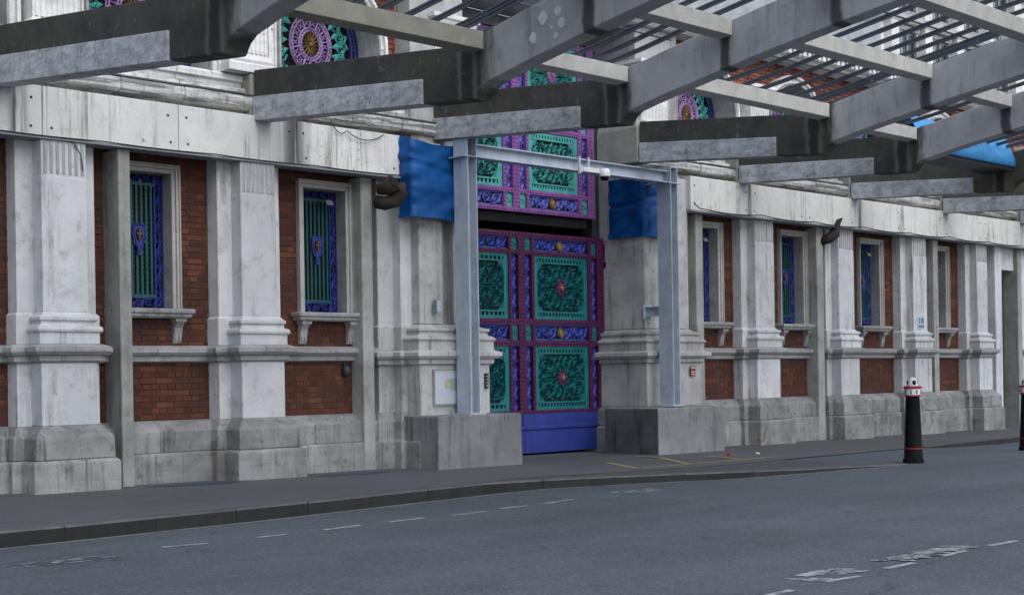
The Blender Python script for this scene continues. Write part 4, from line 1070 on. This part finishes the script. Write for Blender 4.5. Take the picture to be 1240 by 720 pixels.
# floodlights in the window heads
def flood(x, z, label):
    t = thing('floodlight', label, 'floodlight', (x, W + .08, z), 'floodlights in the window heads')
    one('lamp_body', 'lamp', lambda m: m.prism_x([(W - .0, z - .035), (W + .035, z + .03), (W + .05, z + .022), (W + .015, z - .043)], x - .055, x + .055), t, bevel=.004)
    one('lamp_arm', 'dark_steel', lambda m: m.tube([(x - .02, W + .03, z), (x - .06, W + .1, z + .06), (x - .1, W + .2, z + .08)], .012, 6), t)
flood(11.62, 3.7, 'small white floodlight in the window head left of the blue-wrapped pier')
flood(19.9, 3.66, 'small white floodlight in the window just right of the gate')
flood(25.3, 3.66, 'small white floodlight in the window behind the bollard')
# rusted iron brackets under the fascia
def cowl(x, y, z, label, fin):
    t = thing('iron_cowl', label, 'iron fitting', (x, y, z))
    if not fin:
        one('bent_pipe', 'rust', lambda m: m.tube([(x - .17, y + .16, z - .14), (x - .12, y + .05, z - .17), (x, y - .02, z - .13), (x + .07, y - .07, z - .02), (x + .03, y - .1, z + .09)], [.09, .095, .1, .1, .085], 12), t, smooth=True)
        one('pipe_mouth', 'rust', lambda m: m.tube([(x - .2, y + .1, z + .02), (x - .12, y, z + .03), (x - .1, y - .12, z + .1)], [.07, .1, .115], 12), t, smooth=True)
        one('dark_opening', 'black', lambda m: m.tube([(x - .1, y - .118, z + .099), (x - .098, y - .13, z + .107)], .09, 12), t)
    else:
        one('curved_bracket', 'rust', lambda m: m.tube([(x - .2, y + .15, z - .16), (x - .1, y + .04, z - .1), (x + .02, y - .02, z + .0), (x + .03, y - .06, z + .12)], [.07, .1, .11, .07], 10), t, smooth=True)
        one('pointed_fin', 'rust', lambda m: m.prism_y([(x - .06, z + .06), (x + .08, z + .1), (x + .1, z + .18), (x + .2, z + .31), (x + .05, z + .27), (x - .03, z + .17)], y - .1, y - .05), t)
cowl(12.22, 14.78, 3.83, 'rusted bent iron pipe cowl beside the left tarpaulin', False)
cowl(23.36, 15.02, 3.93, 'rusted iron bracket with a pointed fin on a canopy post', True)
# notice board, intercom, stickers, wall lamp
t = thing('notice_board', 'pale framed notice board on the left gate pier, half behind the steel post', 'notice board', (13.1, 14.84, 1.2))
NB = (12.93, 13.6, .92, 1.385)
one('board', 'paper', lambda m: m.box(NB[0], NB[1], 14.80, 14.825, NB[2], NB[3]), t)
def nf(m):
    a, b, c, d = NB
    m.box(a - .02, a, 14.79, 14.828, c - .02, d + .02); m.box(b, b + .02, 14.79, 14.828, c - .02, d + .02); m.box(a, b, 14.79, 14.828, c - .02, c); m.box(a, b, 14.79, 14.828, d, d + .02)
one('frame', 'trim', nf, t)
one('yellow_print', 'pyellow', lambda m: m.box(13.12, 13.22, 14.796, 14.799, 1.13, 1.26), t)
one('green_print', 'pgreen', lambda m: m.box(13.225, 13.4, 14.796, 14.799, 1.11, 1.27), t)
t = thing('door_entry_panel', 'small dark entry keypad on the left gate pier next to the gate', 'keypad', (14.03, 14.9, 1.25))
one('keypad_plate', 'dark_steel', lambda m: m.box(13.9, 13.96, 14.795, 14.828, 1.12, 1.34), t, bevel=.003)
one('keypad_buttons', 'whitep', lambda m: [m.disc_y(13.93, 1.16 + .045 * k, 14.795, .01, .006, 8) for k in range(4)] and None, t)
t = thing('warning_sticker', 'round-cornered red and white warning sticker on the right gate pier pedestal', 'sticker', (18.9, 15.0, 1.35))
def disc(m, r, y, rz_): m.disc_y(18.83, 1.27, y, r, .003, 20, rz_)
one('red_field', 'redfade', lambda m: m.box(18.76, 18.9, 14.9, 14.908, 1.24, 1.41), t, bevel=.003)
one('white_lines', 'whitep', lambda m: [m.box(18.775, 18.885, 14.897, 14.8995, z, z + .016) for z in (1.265, 1.305, 1.375)] and None, t)
t = thing('blue_notice', 'small blue and white notice on the pale pilaster behind the bollard', 'notice', (26.65, 15.04, 2.2))
one('plate', 'paper', lambda m: m.box(26.52, 26.78, 15.038, 15.048, 2.14, 2.4), t)
one('blue_print', 'bluesign', lambda m: (m.box(26.54, 26.76, 15.035, 15.0375, 2.16, 2.22), m.box(26.56, 26.62, 15.035, 15.0375, 2.25, 2.37), m.box(26.66, 26.75, 15.035, 15.0375, 2.25, 2.37)), t)
t = thing('wall_lamp', 'small grey lamp on the brick panel under the second window', 'lamp', (11.78, W, 1.4))
one('lamp_body', 'dark_steel', lambda m: m.lathe([(.03, .07), (.055, .05), (.06, -.02), (.045, -.07), (.02, -.08)], 11.8, W - .06, 1.4, 12), t, smooth=True)
one('lamp_bracket', 'dark_steel', lambda m: m.box(11.775, 11.825, W - .04, W + .01, 1.37, 1.5), t)
t = thing('junction_box', 'small grey electrical box on the left gate pier beside the steel post', 'electrical box', (13.1, 14.85, 2.3))
one('box_body', 'lead', lambda m: m.box(13.02, 13.1, 14.84, 14.918, 2.2, 2.38), t, bevel=.004)
one('box_lid', 'steel', lambda m: m.box(13.025, 13.095, 14.832, 14.839, 2.21, 2.37), t)
tag(one('litter', 'redp', lambda m: m.loft(17.58, 17.65, 13.22, 13.28, [(pz(17.6) + .002, 0), (pz(17.6) + .03, -.012), (pz(17.6) + .04, -.025)])), 'crushed red wrapper lying on the pavement by the yellow lines', 'litter')
tag(one('litter', 'whitep', lambda m: m.loft(18.22, 18.29, 13.16, 13.2, [(pz(18) + .002, 0), (pz(18) + .025, -.02)])), 'scrap of white paper lying on the pavement near the right block', 'litter')
# cables
def sag(pts, s, k=8):
    o = []
    for (a, b) in zip(pts, pts[1:]):
        for i in range(k): t = i / k; o.append((a[0] + (b[0] - a[0]) * t, a[1] + (b[1] - a[1]) * t, a[2] + (b[2] - a[2]) * t - s * 4 * t * (1 - t)))
    return o + [pts[-1]]
tag(one('cable', 'dark_steel', lambda m: m.tube(sag([(5 + 1.5 * k, 14.925, 4.085) for k in range(6)], .012), .008, 5)), 'thin dark cable running along the lower edge of the left fascia', 'cable')
tag(one('cable', 'dark_steel', lambda m: m.tube(sag([(18.95, 14.92, 4.2)] + [(19.2 + 1.7 * k, 14.92, 4.1 + .01 * (k % 2)) for k in range(8)], .035), .01, 5)), 'loose dark cable sagging along the right fascia beyond the gate', 'cable')
tag(one('cable', 'dark_steel', lambda m: m.tube(sag([(7.6, 14.94, 4.06), (7.72, 14.93, 3.9), (7.75, 14.94, 3.72)], -.02), .007, 5)), 'short dark wire hanging over the leftmost fluted pilaster head', 'cable')
tag(one('cable', 'dark_steel', lambda m: m.tube(sag([(11.3, 14.96, 4.74), (11.55, 14.93, 4.6), (12.2, 14.95, 4.62)], .1), .007, 5)), 'loose wire looping over the fascia left of the blue tarpaulin', 'cable')

# bollards
def bollard(x, y, label, src=None):
    t = thing('bollard', label, 'bollard', (x, y, rz(x)), 'black kerbside bollards')
    if src:
        for ch in src.children:
            c = ch.copy(); COL.objects.link(c); c.parent = t; c.matrix_parent_inverse = Matrix.Identity(4); c.location = ch.location
        return t
    def P(name, mat, prof, n=24, smooth=True):
        m = MB(); m.lathe(prof, 0, 0, 0, n); o = m.build(name, mat, smooth=False); o.parent = t
        if smooth:
            o.data.polygons.foreach_set('use_smooth', [True] * len(o.data.polygons)); o.modifiers.new('edges', 'EDGE_SPLIT').split_angle = math.radians(40)
        return o
    P('foot', 'blackp', [(.15, -.05), (.15, .055), (.135, .07)], 8, False)
    P('shaft', 'blackp', [(.128, .07), (.124, .19), (.126, .192), (.122, .21), (.094, .915), (.1, .93)])
    P('red_ring', 'redp', [(.1245, .195), (.1295, .197), (.1295, .212), (.124, .214)])
    P('collar', 'whitep', [(.1, .945), (.114, .95), (.114, 1.03), (.1, 1.035)])
    P('red_ring', 'redp', [(.1, .925), (.119, .93), (.119, .949), (.112, .9495)])
    P('red_ring', 'redp', [(.112, 1.031), (.125, 1.036), (.126, 1.062), (.1, 1.072)])
    m = MB()
    for k in range(9):
        a = 2 * PI * k / 9
        for q in (-.012, .012):
            m.box(.1145 * math.cos(a) - .008, .1145 * math.cos(a) + .008, .1145 * math.sin(a) - .008, .1145 * math.sin(a) + .008, .965 + (q > 0) * .028, .985 + (q > 0) * .028)
    m.build('collar_marks', 'blackp', stuff=True).parent = t
    P('cap', 'whitep', [(.075, 1.07), (.076, 1.1), (.064, 1.15), (.036, 1.185), (.01, 1.198)], 16)
    m = MB()
    for k in range(4):
        a = k * PI / 2 + .9; m.disc_y(.0, 0, 0, .028, .012, 10, .04)
        q = len(m.v) - 30
        for i in range(q, len(m.v)):
            px, py, pz_ = m.v[i]; py -= .066; m.v[i] = (px * math.cos(a) - py * math.sin(a), px * math.sin(a) + py * math.cos(a), pz_ + 1.115)
    m.build('cap_marks', 'blackp').parent = t
    return t
b0 = bollard(17.67, 10.12, 'black bollard with white cap, alone on the near corner of the crossing')
bollard(22.04, 10.55, 'black bollard cut off by the right edge of the photo', b0)
